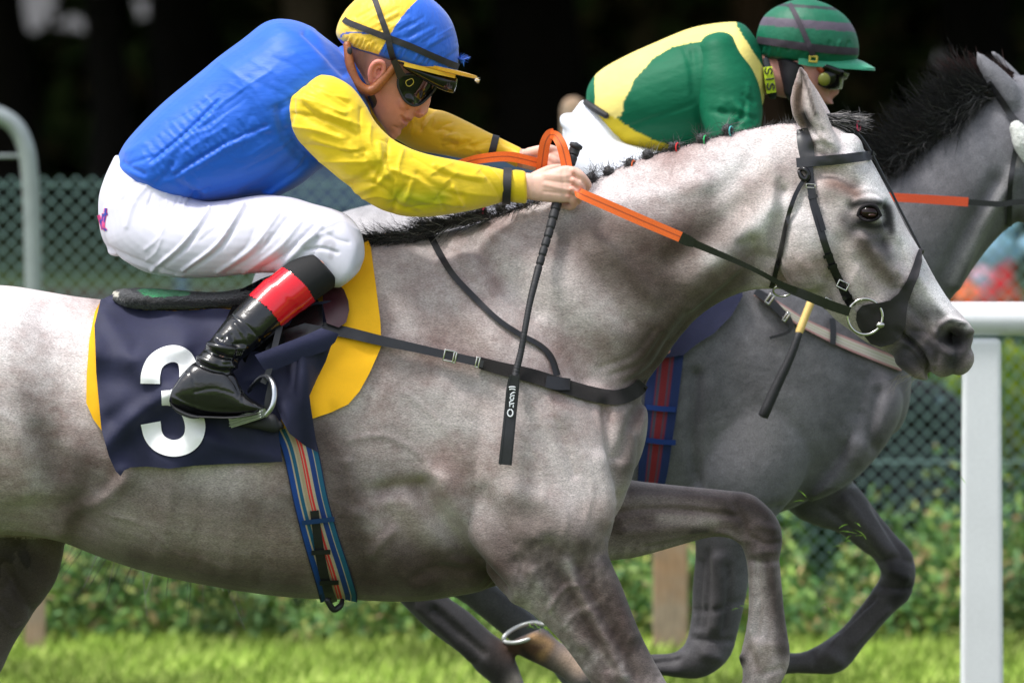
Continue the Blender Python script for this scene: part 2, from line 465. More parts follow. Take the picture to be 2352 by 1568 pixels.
# upper lip and chin
loft(mb, [(2165,770,2100,800,0,.04),(2200,800,2130,830,0,.043),(2210,822,2146,858,0,.036)], cap1=.6)
loft(mb, [(2075,770,2020,775,0,.035),(2103,805,2051,812,0,.036),(2128,848,2062,838,0,.034),(2131,862,2090,860,0,.026)], cap1=.8)
# cheeks (jowls), eye socket bulges, facial crest
for sg in (-1, 1):
    ball(mb, P(1862,565,sg*.055), (.10,.058,.105))
    ball(mb, P(1990,488,sg*.078), (.045,.034,.036))
    ball(mb, P(1950,350,sg*.035), (.035,.03,.045))
    ball(mb, P(2188,765,sg*.035), (.045,.024,.032), rot=rotY(.5))
# ears
loft(mb, [(1930,330,1862,335,-.055,.032),(1915,300,1843,303,-.058,.032),(1898,258,1822,270,-.062,.028),(1880,222,1815,232,-.064,.024),(1866,192,1820,200,-.064,.018),(1852,168,1829,172,-.063,.012),(1843,152,1835,154,-.062,.006)], cap1=.6, n=2.0)
loft(mb, [(1948,330,1890,330,.055,.03),(1925,295,1872,290,.06,.028),(1905,255,1860,250,.064,.024),(1884,218,1845,215,.066,.018),(1866,190,1838,188,.066,.012),(1852,172,1840,172,.065,.006)], cap1=.6)
# near shoulder and foreleg
loft(mb, [(1130,600,960,650,-.09,.045),(1220,720,960,790,-.115,.075),(1310,850,985,940,-.13,.09),(1380,980,1020,1070,-.14,.10),(1409,1080,1050,1160,-.145,.10),(1418,1150,1080,1240,-.15,.10),(1408,1215,1120,1320,-.15,.095),
 (1396,1262,1160,1368,-.15,.085),(1409,1303,1203,1396,-.15,.078),(1426,1340,1236,1421,-.15,.072),(1447,1396,1268,1451,-.15,.066),(1471,1454,1301,1490,-.15,.06),(1497,1506,1330,1530,-.15,.056),(1534,1572,1366,1580,-.15,.052),
 (1575,1650,1440,1682,-.15,.05),(1612,1725,1490,1762,-.15,.052),(1640,1800,1545,1830,-.15,.04),(1668,1880,1590,1900,-.15,.032),(1700,1980,1625,2000,-.15,.034),(1728,2040,1640,2062,-.15,.04),(1765,2085,1690,2115,-.15,.034),(1800,2110,1715,2150,-.15,.042),(1825,2140,1720,2180,-.15,.05)], seg=32, n=2.1, cap1=.2)
# far foreleg
loft(mb, [(1300,1020,1200,1290,.11,.09),(1400,1085,1330,1300,.12,.085),(1450,1101,1405,1287,.125,.075),(1500,1108,1458,1280,.13,.07),(1556,1114,1508,1267,.13,.065),(1616,1120,1572,1249,.13,.058),(1675,1126,1632,1233,.13,.052),
 (1722,1133,1668,1234,.13,.048),(1762,1162,1688,1240,.13,.047),(1790,1200,1702,1252,.13,.046),(1797,1243,1711,1275,.13,.045),(1791,1282,1716,1300,.13,.04),(1796,1345,1719,1350,.13,.034),(1802,1405,1719,1402,.13,.032),(1809,1455,1712,1452,.13,.034),
 (1815,1505,1702,1500,.13,.04),(1806,1544,1706,1538,.13,.038),(1780,1590,1700,1575,.13,.032),(1750,1640,1665,1610,.13,.033),(1720,1690,1625,1650,.13,.04),(1695,1730,1590,1680,.13,.046)], seg=28, n=2.1, cap0=.4, cap1=.2)
# far hind leg
loft(mb, [(150,950,-250,900,.12,.1),(168,1100,-220,1100,.13,.1),(152,1235,-170,1300,.13,.09),(134,1320,-120,1400,.13,.075),(108,1366,-95,1470,.13,.065),(80,1404,-95,1520,.13,.058),(52,1446,-105,1570,.13,.05),(28,1486,-125,1620,.13,.048),(0,1545,-160,1680,.13,.045),(-60,1640,-180,1720,.13,.035),
 (-110,1750,-190,1780,.13,.03),(-130,1900,-210,1900,.13,.03),(-130,1980,-225,1970,.13,.038),(-90,2050,-170,2080,.13,.034),(-50,2110,-150,2140,.13,.048)], seg=24, cap0=.4, cap1=.3)
# near hind leg, driving back out of the picture
loft(mb, [(90,780,-330,740,-.12,.10),(62,960,-400,950,-.13,.12),(20,1120,-430,1100,-.14,.12),(-30,1232,-450,1200,-.15,.11),(-130,1330,-480,1290,-.15,.09),(-250,1420,-500,1370,-.15,.07),(-350,1500,-530,1440,-.15,.055),(-420,1580,-560,1530,-.15,.048),(-470,1650,-590,1620,-.15,.04),
 (-530,1760,-610,1730,-.15,.03),(-590,1900,-670,1880,-.15,.03),(-620,1980,-710,1960,-.15,.038),(-660,2080,-740,2040,-.15,.034),(-680,2150,-790,2110,-.15,.046)], seg=28, cap0=.6, cap1=.3)
V, F = remesh(mb, .0048)
V = smooth(V, F, 15, mask=np.where(to_px(V)[0] > 1960, .45, 1.0))
cx_, cy_ = to_px(V)
S = [
 # shoulder / triceps rear edge, notch behind the shoulder
 ([(880,1128),(930,1120),(975,1118)],20,-.014), ([(972,1125),(1000,1165),(1045,1225),(1095,1290),(1150,1352)],24,-.02), ([(1010,1110),(1060,1190),(1120,1270),(1180,1340)],40,.013),
 ([(1030,900),(1060,1000),(1085,1100)],60,.006), ([(1200,1000),(1230,1100),(1270,1200)],80,.006),
 # shoulder front groove against breast
 ([(1392,930),(1402,1000),(1408,1060),(1424,1120),(1426,1180),(1408,1235)],12,-.012), ([(1380,1060),(1396,1130),(1390,1190)],26,.006),
 ([(1460,950),(1440,1010),(1425,1050)],14,-.008), ([(1440,1060),(1452,1000)],16,.005),
 # scapula spine and neck base
 ([(1030,660),(1100,760),(1180,860),(1270,950)],42,.007), ([(960,650),(1000,760),(1060,880)],36,-.004), ([(1190,640),(1280,740),(1380,850)],45,-.007), ([(1150,560),(1280,640),(1400,760)],40,.004),
 # neck: jugular groove, muscles, throat
 ([(1745,600),(1690,650),(1600,720),(1530,800),(1470,880)],22,-.008), ([(1790,470),(1730,530),(1660,590),(1590,650)],30,.009), ([(1700,470),(1620,540),(1540,600)],30,-.005), ([(1600,430),(1480,500),(1380,580)],50,.005),
 ([(1728,560),(1745,610),(1735,650)],20,-.016), ([(1790,420),(1775,520),(1770,600)],12,-.004), ([(1560,700),(1520,780),(1475,860)],26,.004),
 ([(1540,790),(1500,850),(1440,880)],7,-.003), ([(1520,770),(1480,830),(1410,862)],7,-.003), ([(1500,760),(1455,815),(1385,845)],7,-.0025), ([(1550,810),(1515,860),(1470,888)],6,-.003),
 # barrel: flank hollow, stifle fold, ribs
 ([(180,1160),(195,1210)],40,-.012), ([(150,1195),(230,1150),(300,1095)],18,.006), ([(0,1236),(70,1224),(140,1226)],16,.006), ([(20,1180),(100,1170),(170,1190)],30,-.008),
 ([(330,1100),(300,1240)],30,-.0025), ([(400,1090),(370,1270)],18,.0025), ([(470,1090),(450,1290)],18,-.0025), ([(545,1090),(530,1310)],18,.0025), ([(610,1090),(600,1330)],18,-.0025),
 ([(20,760),(60,950),(40,1100)],70,.006), ([(110,720),(140,900),(130,1080)],40,-.006),
 ([(840,1130),(850,1330)],22,-.004), ([(800,1060),(815,1140)],10,.002),([(830,1180),(900,1290),(960,1340)],30,.006), ([(900,1180),(960,1260),(1040,1330)],26,-.006),
 ([(855,1270),(875,1240),(905,1220)],12,.004), ([(950,1320),(1040,1310),(1130,1335)],12,-.005), ([(1040,1275),(1100,1300)],9,-.003),
 ([(760,1090),(765,1180)],5,-.0015), ([(775,1080),(785,1180)],5,.0015), ([(795,1075),(805,1170)],5,-.0015),
 # near forearm muscles and veins
 ([(1190,1290),(1240,1370),(1290,1440),(1340,1520)],18,-.005), ([(1260,1250),(1300,1340),(1350,1430),(1400,1530)],16,-.007), ([(1330,1300),(1370,1380),(1420,1470),(1460,1550)],16,-.006), ([(1300,1290),(1330,1360),(1385,1460),(1430,1550)],14,.007),
 ([(1385,1300),(1415,1370),(1450,1460)],16,.005), ([(1220,1310),(1270,1400),(1330,1480)],16,.006), ([(1200,1230),(1260,1220),(1310,1240)],30,.006), ([(1260,1400),(1300,1350),(1350,1340)],6,.003),
 # far forearm
 ([(1420,1180),(1500,1170),(1600,1180),(1690,1190)],12,-.005), ([(1430,1220),(1520,1215),(1600,1210)],18,.004), ([(1460,1140),(1560,1140),(1650,1150)],14,.003), ([(1590,1222),(1640,1219),(1690,1228)],7,.004), ([(1700,1190),(1730,1230)],10,-.004), ([(1740,1170),(1770,1215)],16,.004),
 ([(1745,1290),(1748,1380),(1745,1470)],9,-.004), ([(1772,1300),(1775,1390),(1775,1460)],12,.003), ([(1730,1300),(1733,1390),(1730,1450)],7,.003), ([(1712,1505),(1704,1520)],9,.006),
 # hind leg
 ([(10,1300),(50,1370),(80,1400)],14,-.006), ([(60,1290),(90,1340)],24,.006), ([(0,1400),(30,1440),(60,1420)],6,.003),
 # head: eye socket, brow, crest, cheek edge, nostril, mouth
 ([(1968,462),(1995,458),(2025,470)],9,.008), ([(1955,480),(1965,500)],10,-.004), ([(2030,480),(2044,520),(2040,560)],12,-.010), ([(1975,508),(2005,512),(2025,505)],6,.003), ([(1965,525),(2000,535),(2025,535)],9,-.004),
 ([(1960,425),(1930,400),(1895,395)],20,-.012), ([(1900,430),(1940,440)],22,.005), ([(1985,545),(2020,590),(2045,635)],16,.008), ([(2010,560),(2055,560),(2070,600)],16,-.006), ([(1980,600),(2020,640),(2060,660)],20,-.006),
 ([(1800,440),(1788,520),(1780,600),(1800,650)],13,-.010), ([(1930,560),(1930,640),(1890,700)],26,-.006), ([(1860,500),(1900,560)],40,.004), ([(2090,640),(2050,680),(2010,700)],14,.004), ([(2060,620),(2075,645),(2050,655)],7,.004),
 ([(2110,640),(2150,700),(2180,730)],12,.006), ([(2080,690),(2120,740),(2150,790)],12,-.005), ([(2060,760),(2090,782),(2115,810),(2131,845),(2133,862)],5,-.012), ([(2085,770),(2118,800),(2142,840)],7,.004),
 ([(2165,745),(2188,738),(2212,745),(2228,762)],8,.007), ([(2150,765),(2158,795),(2185,815)],8,.006), ([(2185,768),(2200,775)],22,-.030), ([(2170,775),(2190,790),(2210,785)],11,-.014), ([(2160,800),(2150,830)],9,-.003), ([(2200,815),(2190,840)],10,-.004),
 ([(2060,830),(2100,850)],14,.003), ([(1900,320),(1925,350),(1950,360)],14,.004),
 # ear hollow
 ([(1836,186),(1833,230),(1843,280),(1862,302)],15,-.016), ([(1851,170),(1860,210),(1874,260)],5,.004), ([(1822,200),(1818,240),(1828,290)],4,.003), ([(1880,330),(1905,340)],8,-.004), ([(1890,300),(1905,320)],5,-.003),
]
S += [
 ([(2186,772),(2202,776)],15,-.016), ([(2162,752),(2186,741),(2214,748),(2230,766)],4,.005), ([(2166,790),(2190,800),(2214,792)],6,.004), ([(2066,772),(2095,786),(2118,812),(2131,846)],-4,-.009), ([(2078,800),(2100,815),(2118,845)],5,-.003), ([(2130,790),(2148,815),(2150,845)],5,-.003),
 ([(2100,760),(2130,765),(2150,780)],5,-.003), ([(1950,470),(1965,455),(1990,448)],-4,-.003), ([(2030,470),(2040,490),(2042,515)],-4,-.004), ([(1975,520),(2000,526),(2025,520)],-3,-.003), ([(1970,534),(2000,541),(2028,534)],-3,-.002), ([(2050,650),(2062,640),(2075,655)],-4,.003),
 # extra surface anatomy: veins, skin folds, ribs, tendons
 ([(800,1010),(880,1000),(960,1040),(1000,1090)],7,0.00121), ([(930,900),(1000,960),(1060,1040),(1100,1120)],7,0.00099), ([(1160,900),(1190,980),(1240,1060),(1250,1150)],7,0.00110), ([(1240,920),(1290,1000),(1320,1090)],12,-.003),
 ([(1280,1120),(1300,1180),(1290,1230)],6,0.00110), ([(1340,1040),(1360,1120),(1340,1200)],7,0.00110), ([(1180,1130),(1260,1160),(1340,1230)],30,.005), ([(1110,1130),(1180,1240)],22,-.004),
 ([(640,1130),(760,1150),(880,1210)],5,0.00083), ([(360,1260),(480,1290),(560,1320)],5,0.00083), ([(240,1180),(330,1210),(430,1290)],5,0.00099), ([(90,1000),(160,1080),(230,1120)],30,-.004), ([(-50,900),(30,1000),(60,1120)],26,.005),
 ([(1010,560),(1060,620),(1100,690)],16,-.004), ([(1090,560),(1150,640),(1230,720)],22,-.004), ([(1310,560),(1380,640),(1440,740)],20,-.004), ([(1350,520),(1430,600),(1500,680)],20,.004), ([(1380,470),(1500,450),(1620,420)],24,.004), ([(1740,340),(1700,400),(1640,450)],24,-.004),
 ([(1760,350),(1780,420),(1775,480)],18,.005), ([(1690,620),(1650,660),(1590,710)],12,.005), ([(1700,560),(1720,600)],10,-.006),
 ([(1440,1150),(1520,1150),(1610,1155)],5,0.00099), ([(1480,1240),(1560,1225),(1620,1205)],8,-.003), ([(1750,1310),(1752,1400),(1740,1460)],6,-0.00165), ([(1786,1300),(1790,1400),(1795,1450)],6,-0.00110), ([(1760,1500),(1790,1520)],12,.004), ([(1770,1190),(1785,1230),(1775,1270)],9,.003), ([(1730,1200),(1735,1250)],7,-0.00220),
 ([(1395,1480),(1440,1540)],6,-0.00220), ([(1230,1230),(1290,1300),(1330,1380)],6,0.00154), ([(1350,1400),(1385,1470),(1420,1530)],6,0.00154), ([(1290,1440),(1340,1400),(1390,1420)],5,0.00138),
 ([(1985,560),(1975,610),(1955,650)],5,0.00083), ([(2020,560),(2030,600),(2010,640)],5,0.00110), ([(2070,560),(2080,600),(2100,640)],4,-.002), ([(2040,590),(2070,640),(2060,680)],5,0.00121), ([(1900,640),(1950,690),(1990,710)],8,-.003), ([(1960,440),(2000,435),(2030,455)],6,0.00165), ([(2100,740),(2130,780)],6,0.00110),([(1840,600),(1880,650)],12,.003),
 ([(1860,310),(1885,320),(1900,345)],4,-.003), ([(1855,345),(1880,352),(1905,365)],4,-.002)]
V = sculpt(V, F, S, ymax=.02, amp_f=lambda x: 1.6 if x < 1750 else 1.45)
FL = [([(1420,1178),(1500,1166),(1600,1172),(1690,1186)],9,-.007), ([(1430,1222),(1520,1215),(1600,1206)],14,.006), ([(1460,1140),(1560,1142),(1660,1150)],11,.005), ([(1480,1160),(1570,1160),(1650,1168)],5,.003), ([(1480,1258),(1560,1244),(1640,1218)],7,-.004), ([(1590,1221),(1625,1220)],6,.003),
 ([(1640,1219),(1670,1222),(1700,1240)],6,.006), ([(1690,1160),(1705,1190),(1715,1225)],9,-.007), ([(1728,1150),(1760,1180)],12,.005), ([(1745,1205),(1775,1215)],10,.006), ([(1730,1235),(1760,1250),(1790,1245)],5,-.005), ([(1735,1268),(1780,1266)],9,.005), ([(1722,1212),(1716,1240)],8,.005), ([(1722,1285),(1760,1292),(1790,1288)],5,-.004),
 ([(1742,1296),(1746,1380),(1738,1460)],7,-.008), ([(1728,1300),(1730,1380),(1724,1450)],6,.005), ([(1772,1300),(1776,1390),(1776,1455)],11,.006), ([(1752,1310),(1754,1390),(1748,1450)],4,.003), ([(1745,1480),(1785,1480)],16,.006), ([(1722,1490),(1735,1530)],8,-.005), ([(1760,1545),(1795,1535)],8,-.004), ([(1702,1508),(1700,1524)],8,.009),
 ([(10,1300),(50,1370),(80,1402)],12,-.010), ([(60,1290),(90,1340)],22,.008), ([(0,1400),(30,1440),(60,1420)],6,.005), ([(30,1260),(40,1300),(10,1350)],16,-.006)]
V = sculpt(V, F, FL, ymin=.03)
far = V[:, 1] > .04
# far-leg strokes
N0 = normals(V, F)
V = smooth(V, F, 1)
H1V, H1F = V, F
# ---- coat colour: dapple grey markings, with anatomical shading painted into them
C = np.tile(np.array(L(200,188,185)), (len(V), 1)); px, py = to_px(V)
BR = L(128,108,102); DK = L(82,74,72); WH = L(232,228,228); SKIN = L(98,95,99)
rs = np.random.RandomState(3)
def pt(pts, r, col, a, **k):
    col = np.array(col); lum = col.mean(); f = .62 if lum < .30 else 1.0
    paint(C, V, pts, r, col*f, min(1, a*1.1), **k)
pt([(-400,700),(0,700),(150,740)],110,WH,.75); pt([(-100,850),(60,850)],160,L(214,208,206),.6)
pt([(1300,470),(1500,420),(1700,360),(1820,320)],60,L(222,216,216),.8)
for a_ in ((1000,700,150),(900,750,90),(1150,880,90),(960,900,80),(1080,560,60)): pt([a_[:2]],a_[2],L(160,152,150),.35)
pt([(1380,600),(1500,640),(1560,720),(1500,800)],75,L(132,112,102),.75); pt([(1250,560),(1400,520),(1530,560)],45,L(150,134,128),.55); pt([(1560,760),(1480,860)],60,L(118,98,86),.8); pt([(1620,470),(1560,560)],40,L(150,130,122),.5)
pt([(1460,930),(1450,1030),(1440,1080)],40,L(120,104,96),.7); pt([(1640,600),(1740,520),(1800,460)],26,WH,.5); pt([(1700,640),(1620,700)],36,L(106,92,84),.7)
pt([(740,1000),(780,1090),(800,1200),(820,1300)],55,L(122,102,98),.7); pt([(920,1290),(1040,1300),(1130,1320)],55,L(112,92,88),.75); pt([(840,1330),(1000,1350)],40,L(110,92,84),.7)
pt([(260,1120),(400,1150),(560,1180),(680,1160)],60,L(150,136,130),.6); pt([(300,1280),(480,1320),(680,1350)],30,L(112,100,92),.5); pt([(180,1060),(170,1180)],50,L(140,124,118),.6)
pt([(60,900),(90,1000),(120,1100)],30,L(150,138,134),.4)
pt([(1180,1250),(1300,1300),(1400,1450),(1450,1560)],95,L(132,114,108),.75,ylim=(-1,.0)); pt([(1400,1270),(1440,1380),(1500,1500)],26,L(116,98,94),.7,ylim=(-1,0)); pt([(1550,1700),(1700,2100)],90,L(96,84,80),.9,ylim=(-1,0))
for q in (([(1230,1340),(1280,1420),(1350,1480)],9),([(1300,1290),(1340,1380),(1400,1480),(1440,1560)],9),([(1270,1430),(1330,1400),(1380,1380)],7),([(1260,1230),(1310,1250),(1300,1300)],13),([(1340,1540),(1380,1500),(1410,1540)],8)): pt(q[0],q[1]*1.25,L(205,196,192),.42,ylim=(-1,.0))
fl = (.045, 1)
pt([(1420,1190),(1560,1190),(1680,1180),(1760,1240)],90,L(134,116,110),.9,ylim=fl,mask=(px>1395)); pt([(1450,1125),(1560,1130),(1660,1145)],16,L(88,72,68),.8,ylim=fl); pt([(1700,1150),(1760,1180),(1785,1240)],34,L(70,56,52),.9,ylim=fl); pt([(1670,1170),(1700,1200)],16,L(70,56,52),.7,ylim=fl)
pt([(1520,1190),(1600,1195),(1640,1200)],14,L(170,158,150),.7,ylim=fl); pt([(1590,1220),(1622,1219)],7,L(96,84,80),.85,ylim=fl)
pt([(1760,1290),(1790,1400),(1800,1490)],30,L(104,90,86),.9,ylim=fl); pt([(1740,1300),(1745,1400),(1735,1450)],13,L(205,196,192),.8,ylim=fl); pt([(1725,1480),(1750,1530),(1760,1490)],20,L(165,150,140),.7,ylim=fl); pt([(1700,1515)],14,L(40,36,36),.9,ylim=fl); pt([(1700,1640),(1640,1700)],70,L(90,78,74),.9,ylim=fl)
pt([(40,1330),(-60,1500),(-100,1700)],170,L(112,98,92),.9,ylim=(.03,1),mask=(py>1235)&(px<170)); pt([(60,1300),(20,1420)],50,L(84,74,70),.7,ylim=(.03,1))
# head
pt([(1960,330),(2050,480),(2110,590),(2180,700)],38,L(230,228,230),.85); pt([(1905,418),(1940,430),(1965,445)],17,L(168,140,128),.85); pt([(1880,405),(1900,400)],20,L(200,186,180),.5)
pt([(1890,600),(1850,620),(1800,640)],44,L(168,150,142),.7); pt([(1830,480),(1880,540)],40,L(206,202,202),.5); pt([(1985,560),(2010,600),(2050,640)],22,L(140,120,112),.7); pt([(1970,520),(2020,560)],24,L(120,114,114),.6)
pt([(1960,470),(1990,466),(2030,472),(2040,510),(2010,520),(1970,508)],11,L(58,54,56),.9); pt([(2040,480),(2048,530)],12,L(74,70,72),.8); pt([(1940,500),(1955,530)],18,L(120,116,118),.6); pt([(2020,540),(2040,590)],16,L(96,92,94),.6)
pt([(2160,790),(2120,810),(2070,830),(2100,770)],44,SKIN,.93); pt([(2210,770),(2190,830)],34,SKIN,.9); pt([(2150,720),(2110,720)],26,L(112,108,110),.7); pt([(2060,680),(2100,700)],30,L(150,145,146),.6); pt([(2140,670),(2185,720),(2225,748)],9,L(226,222,222),.9)
pt([(2152,765),(2165,744),(2190,737),(2216,746)],5,L(120,116,118),.8); pt([(2190,772)],19,L(60,26,26),.95,hard=4); pt([(2180,785),(2205,785)],9,L(26,18,20),.9); pt([(2105,790),(2125,825),(2132,855)],4,L(150,146,142),.7)
pt([(1833,200),(1832,250),(1845,285)],14,L(150,126,110),.95,ylim=(-1,-.03)); pt([(1848,262),(1858,290)],9,L(48,34,28),.9,ylim=(-1,-.03)); pt([(1838,158),(1850,185),(1862,225),(1872,262)],4.5,L(96,84,78),.8,ylim=(-1,-.03)); pt([(1845,320),(1865,330)],10,L(150,130,118),.7)
pt([(200,1240),(500,1300),(800,1330),(1100,1310)],70,L(150,130,120),.5); pt([(330,1180),(560,1230),(700,1230)],60,L(168,152,144),.4); pt([(1540,560),(1640,540),(1700,600),(1600,660)],40,L(150,128,116),.5); pt([(1350,520),(1450,560),(1480,660)],46,L(150,130,120),.45); pt([(1200,1180),(1300,1240),(1380,1230)],46,L(160,142,134),.5); pt([(900,1000),(960,1060),(880,1080)],40,L(160,148,146),.4)  # belly and flank brown is part coat, part shading painted in
# pinkish brown cast in large soft patches, finer on the legs
pb = np.clip(vnoise(px+37, py*1.1, 150, 2)+.6*vnoise(px, py, 60, 5)+.15, 0, 1)*.6*((px < 1830)+.35*(px >= 1830)); pb = pb[:, None]
C = C*(1-pb)+C*np.array([.82,.74,.71])*pb
lg = ((px > 1180) & (py > 1240) & (px < 1820)); ln = np.clip(vnoise(px*1.0+py*.5, py*.55-px*.3, 15, 6)*.9+vnoise(px, py, 8, 3)*.5, -.9, .9)*.30*lg; C = C*(1+ln[:, None]*np.array([1, 1.03, 1.06]))
# soft mottling (dapples) through the coat
dk_ = np.clip((py-900)/500, 0, 1)*.25+.35*(px > 1000)*(px < 1700)*(py < 900)
mot = .8*ynoise(px, py, 1, .6)+.35*ynoise(px+200, py, 4, 2.6)+.25*ynoise(px, py, 7, 9)
mot += .22*vnoise(px*.35+py*.25, py*.9-px*.5, 14, 3)*(px < 1800)
k = np.clip(mot*.26-.15, -.55, .2)[:, None]
C = np.where(k > 0, C*(1+.6*k), C*(1+k*np.array([.75,.92,.95])))
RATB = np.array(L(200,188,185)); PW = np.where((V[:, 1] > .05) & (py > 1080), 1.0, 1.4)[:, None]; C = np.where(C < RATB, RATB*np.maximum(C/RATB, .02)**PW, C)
hoofm = (py > 2085) | ((py > 1650) & (px > 1560) & (V[:, 1] > .04))
C[hoofm] = L(58,50,44)
root1 = empty('racehorse', (0, 0, 0)); tag(root1, 'light dapple grey galloping racehorse nearest the camera with plaited dark mane', 'horse')
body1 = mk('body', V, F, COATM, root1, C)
B1 = bvh(V, F)
# eyes
EYEM = mat('eye_gloss', col=L(28,14,12), rough=.08, attr=False, spec=.35)
mb = MB(); h, n_ = hit(B1, 1996, 488)
ball(mb, Vector((h.x, h.y+.007, h.z)), (.0225, .018, .0165), 24, rot=rotY(.15)); eye = mb.build('eye', EYEM, body1, col=False)
mb = MB(); ball(mb, Vector((h.x, -h.y-.006, h.z)), (.021, .018, .016), 20); mb.build('eye', EYEM, body1, col=False)
mb = MB(); ball(mb, Vector((h.x+.006, h.y-.0095, h.z-.006)), (.009, .002, .003), 12); mb.build('iris_edge', mat('eye_brown', col=L(58,26,20), rough=.3, attr=False), eye, col=False)
mb = MB(); LID = mat('eyelid', col=L(30,27,30), rough=.7, attr=False, spec=.2)
lid = [(1971,494),(1977,480),(1994,471),(2012,476),(2022,494)]
tube(mb, [(x, y, h.y-.006+abs(x-1996)*.00035, .0042) for x, y in lid], seg=8); low = [(1971,494),(1982,504),(1998,507),(2013,503),(2022,494)]
tube(mb, [(x, y, h.y-.006+abs(x-1996)*.00035, .0034) for x, y in low], seg=8); mb.build('eyelid', LID, body1, col=False)
# nostril lining
# ---- hair
HAIRM = mat('dark_hair', rough=.55, fine=.3, fscale=200, sheen=.2)
def strands(mb, rootf, n, length, dirf, wid=.0012, curl=.2, seed=1, seg=5, cols=((30,28,30),(70,68,70),(120,118,118)), cw=(.6,.3,.1)):
    r = np.random.RandomState(seed)
    for i in range(n):
        p = np.array(rootf(r)); d = np.array(dirf(r, p), float); d /= np.linalg.norm(d); ln = length*(.5+.9*r.rand())
        c1 = r.normal(size=3)*curl; pts = []; q = p.copy()
        for k in range(seg+1):
            pts.append(q.copy()); d = d+c1/seg+r.normal(size=3)*curl*.25; d /= np.linalg.norm(d); q = q+d*ln/seg
        pts = np.array(pts); T = np.gradient(pts, axis=0); s = np.cross(T, [0, 1, 0]); s /= np.linalg.norm(s, axis=1)[:, None]+1e-9
        wv = wid*(.6+.8*r.rand())*np.linspace(1, .15, seg+1)[:, None]; o2 = np.array([0, 1., 0])
        A = pts+s*wv; B_ = pts-s*wv*.5+o2*wv; D_ = pts-s*wv*.5-o2*wv
        Vv = np.stack([A, B_, D_], 1).reshape(-1, 3); Ff = []
        for k in range(seg):
            for a in range(3): b2 = (a+1) % 3; Ff.append((k*3+a, k*3+b2, k*3+3+b2, k*3+3+a))
        cc = L(*cols[r.choice(len(cols), p=cw)]); mb.add(Vv, Ff, cc)
def clumps(mb, rootf, nc, per, length, dirf, spread=.010, **kw):
    r = np.random.RandomState(kw.get('seed', 1))
    for i in range(nc):
        p0 = np.array(rootf(r)); d0 = np.array(dirf(r, p0), float); ln = length*(.55+.8*r.rand()); sd_ = r.randint(9999); c0 = r.normal(size=3)*kw.get('bend', .5)
        strands(mb, lambda r_: p0+r_.normal(size=3)*spread, per, ln, lambda r_, p: d0+r_.normal(size=3)*.08+(p0-p)*6, wid=kw.get('wid', .002), curl=kw.get('curl', .3), seed=sd_, cols=kw['cols'], cw=kw['cw'])
CREST = catmull([(1130,497),(1200,474),(1270,450),(1340,424),(1400,396),(1450,374),(1510,350),(1560,338),(1620,320),(1680,305),(1740,293),(1800,282),(1830,278)], 6)
def crestpt(r, lo=0, hi=1, y=.012):
    t = (lo+(hi-lo)*r.rand())*(len(CREST)-1.001); i = int(t); f = t-i
    p = CREST[i]*(1-f)+CREST[i+1]*f; return P(p[0], p[1]+4, r.uniform(-y, y*1.4))
mb = MB()
strands(mb, lambda r: crestpt(r, 0, 1), 1500, .012, lambda r, p: (r.normal()*.6-.3, -.7+r.normal()*.4, .35), curl=.7, wid=.001, seed=5)
strands(mb, lambda r: crestpt(r, .25, 1, .008), 70, .03, lambda r, p: (r.normal()*.8, r.normal()*.5-.2, 1), curl=.6, wid=.0006, seed=6)
strands(mb, lambda r: crestpt(r, .0, .3, .02), 500, .05, lambda r, p: (-.6+r.normal()*.5, -.8, -.1+r.normal()*.3), curl=.8, wid=.0012, seed=8)
# loose unplaited hair on the withers
LW = catmull([(835,545),(880,545),(930,542),(980,530),(1020,512),(1070,498),(1130,490)], 6)
def lwp(r):
    t = r.rand()*(len(LW)-1.001); i = int(t); p = LW[i]*(1-t+i)+LW[i+1]*(t-i); return P(p[0], p[1]+6, r.uniform(-.05, .012))
clumps(mb, lwp, 84, 20, .062, lambda r, p: (-.95+r.normal()*.25, -.45+r.normal()*.2, -.05+r.normal()*.26), curl=.35, spread=.006, wid=.0011, seed=11, cols=((18,17,19),(50,48,52),(128,124,122)), cw=(.62,.26,.12))
strands(mb, lwp, 260, .07, lambda r, p: (-.9+r.normal()*.3, -.4, .05+r.normal()*.3), curl=.6, wid=.0006, seed=12)
mane1 = mb.build('mane', HAIRM, body1)
mb = MB()
def fl_(r): return P(1885+r.rand()*60, 262+r.rand()*22+(0), r.uniform(-.03, .02))
strands(mb, fl_, 600, .05, lambda r, p: (1.0, r.normal()*.12-.1-p[1]*6, -.14+(285-268)*0+r.normal()*.08), curl=.18, wid=.0012, seed=21, cols=((40,38,40),(90,86,86),(150,144,140)), cw=(.5,.3,.2))
fore1 = mb.build('forelock', HAIRM, body1)
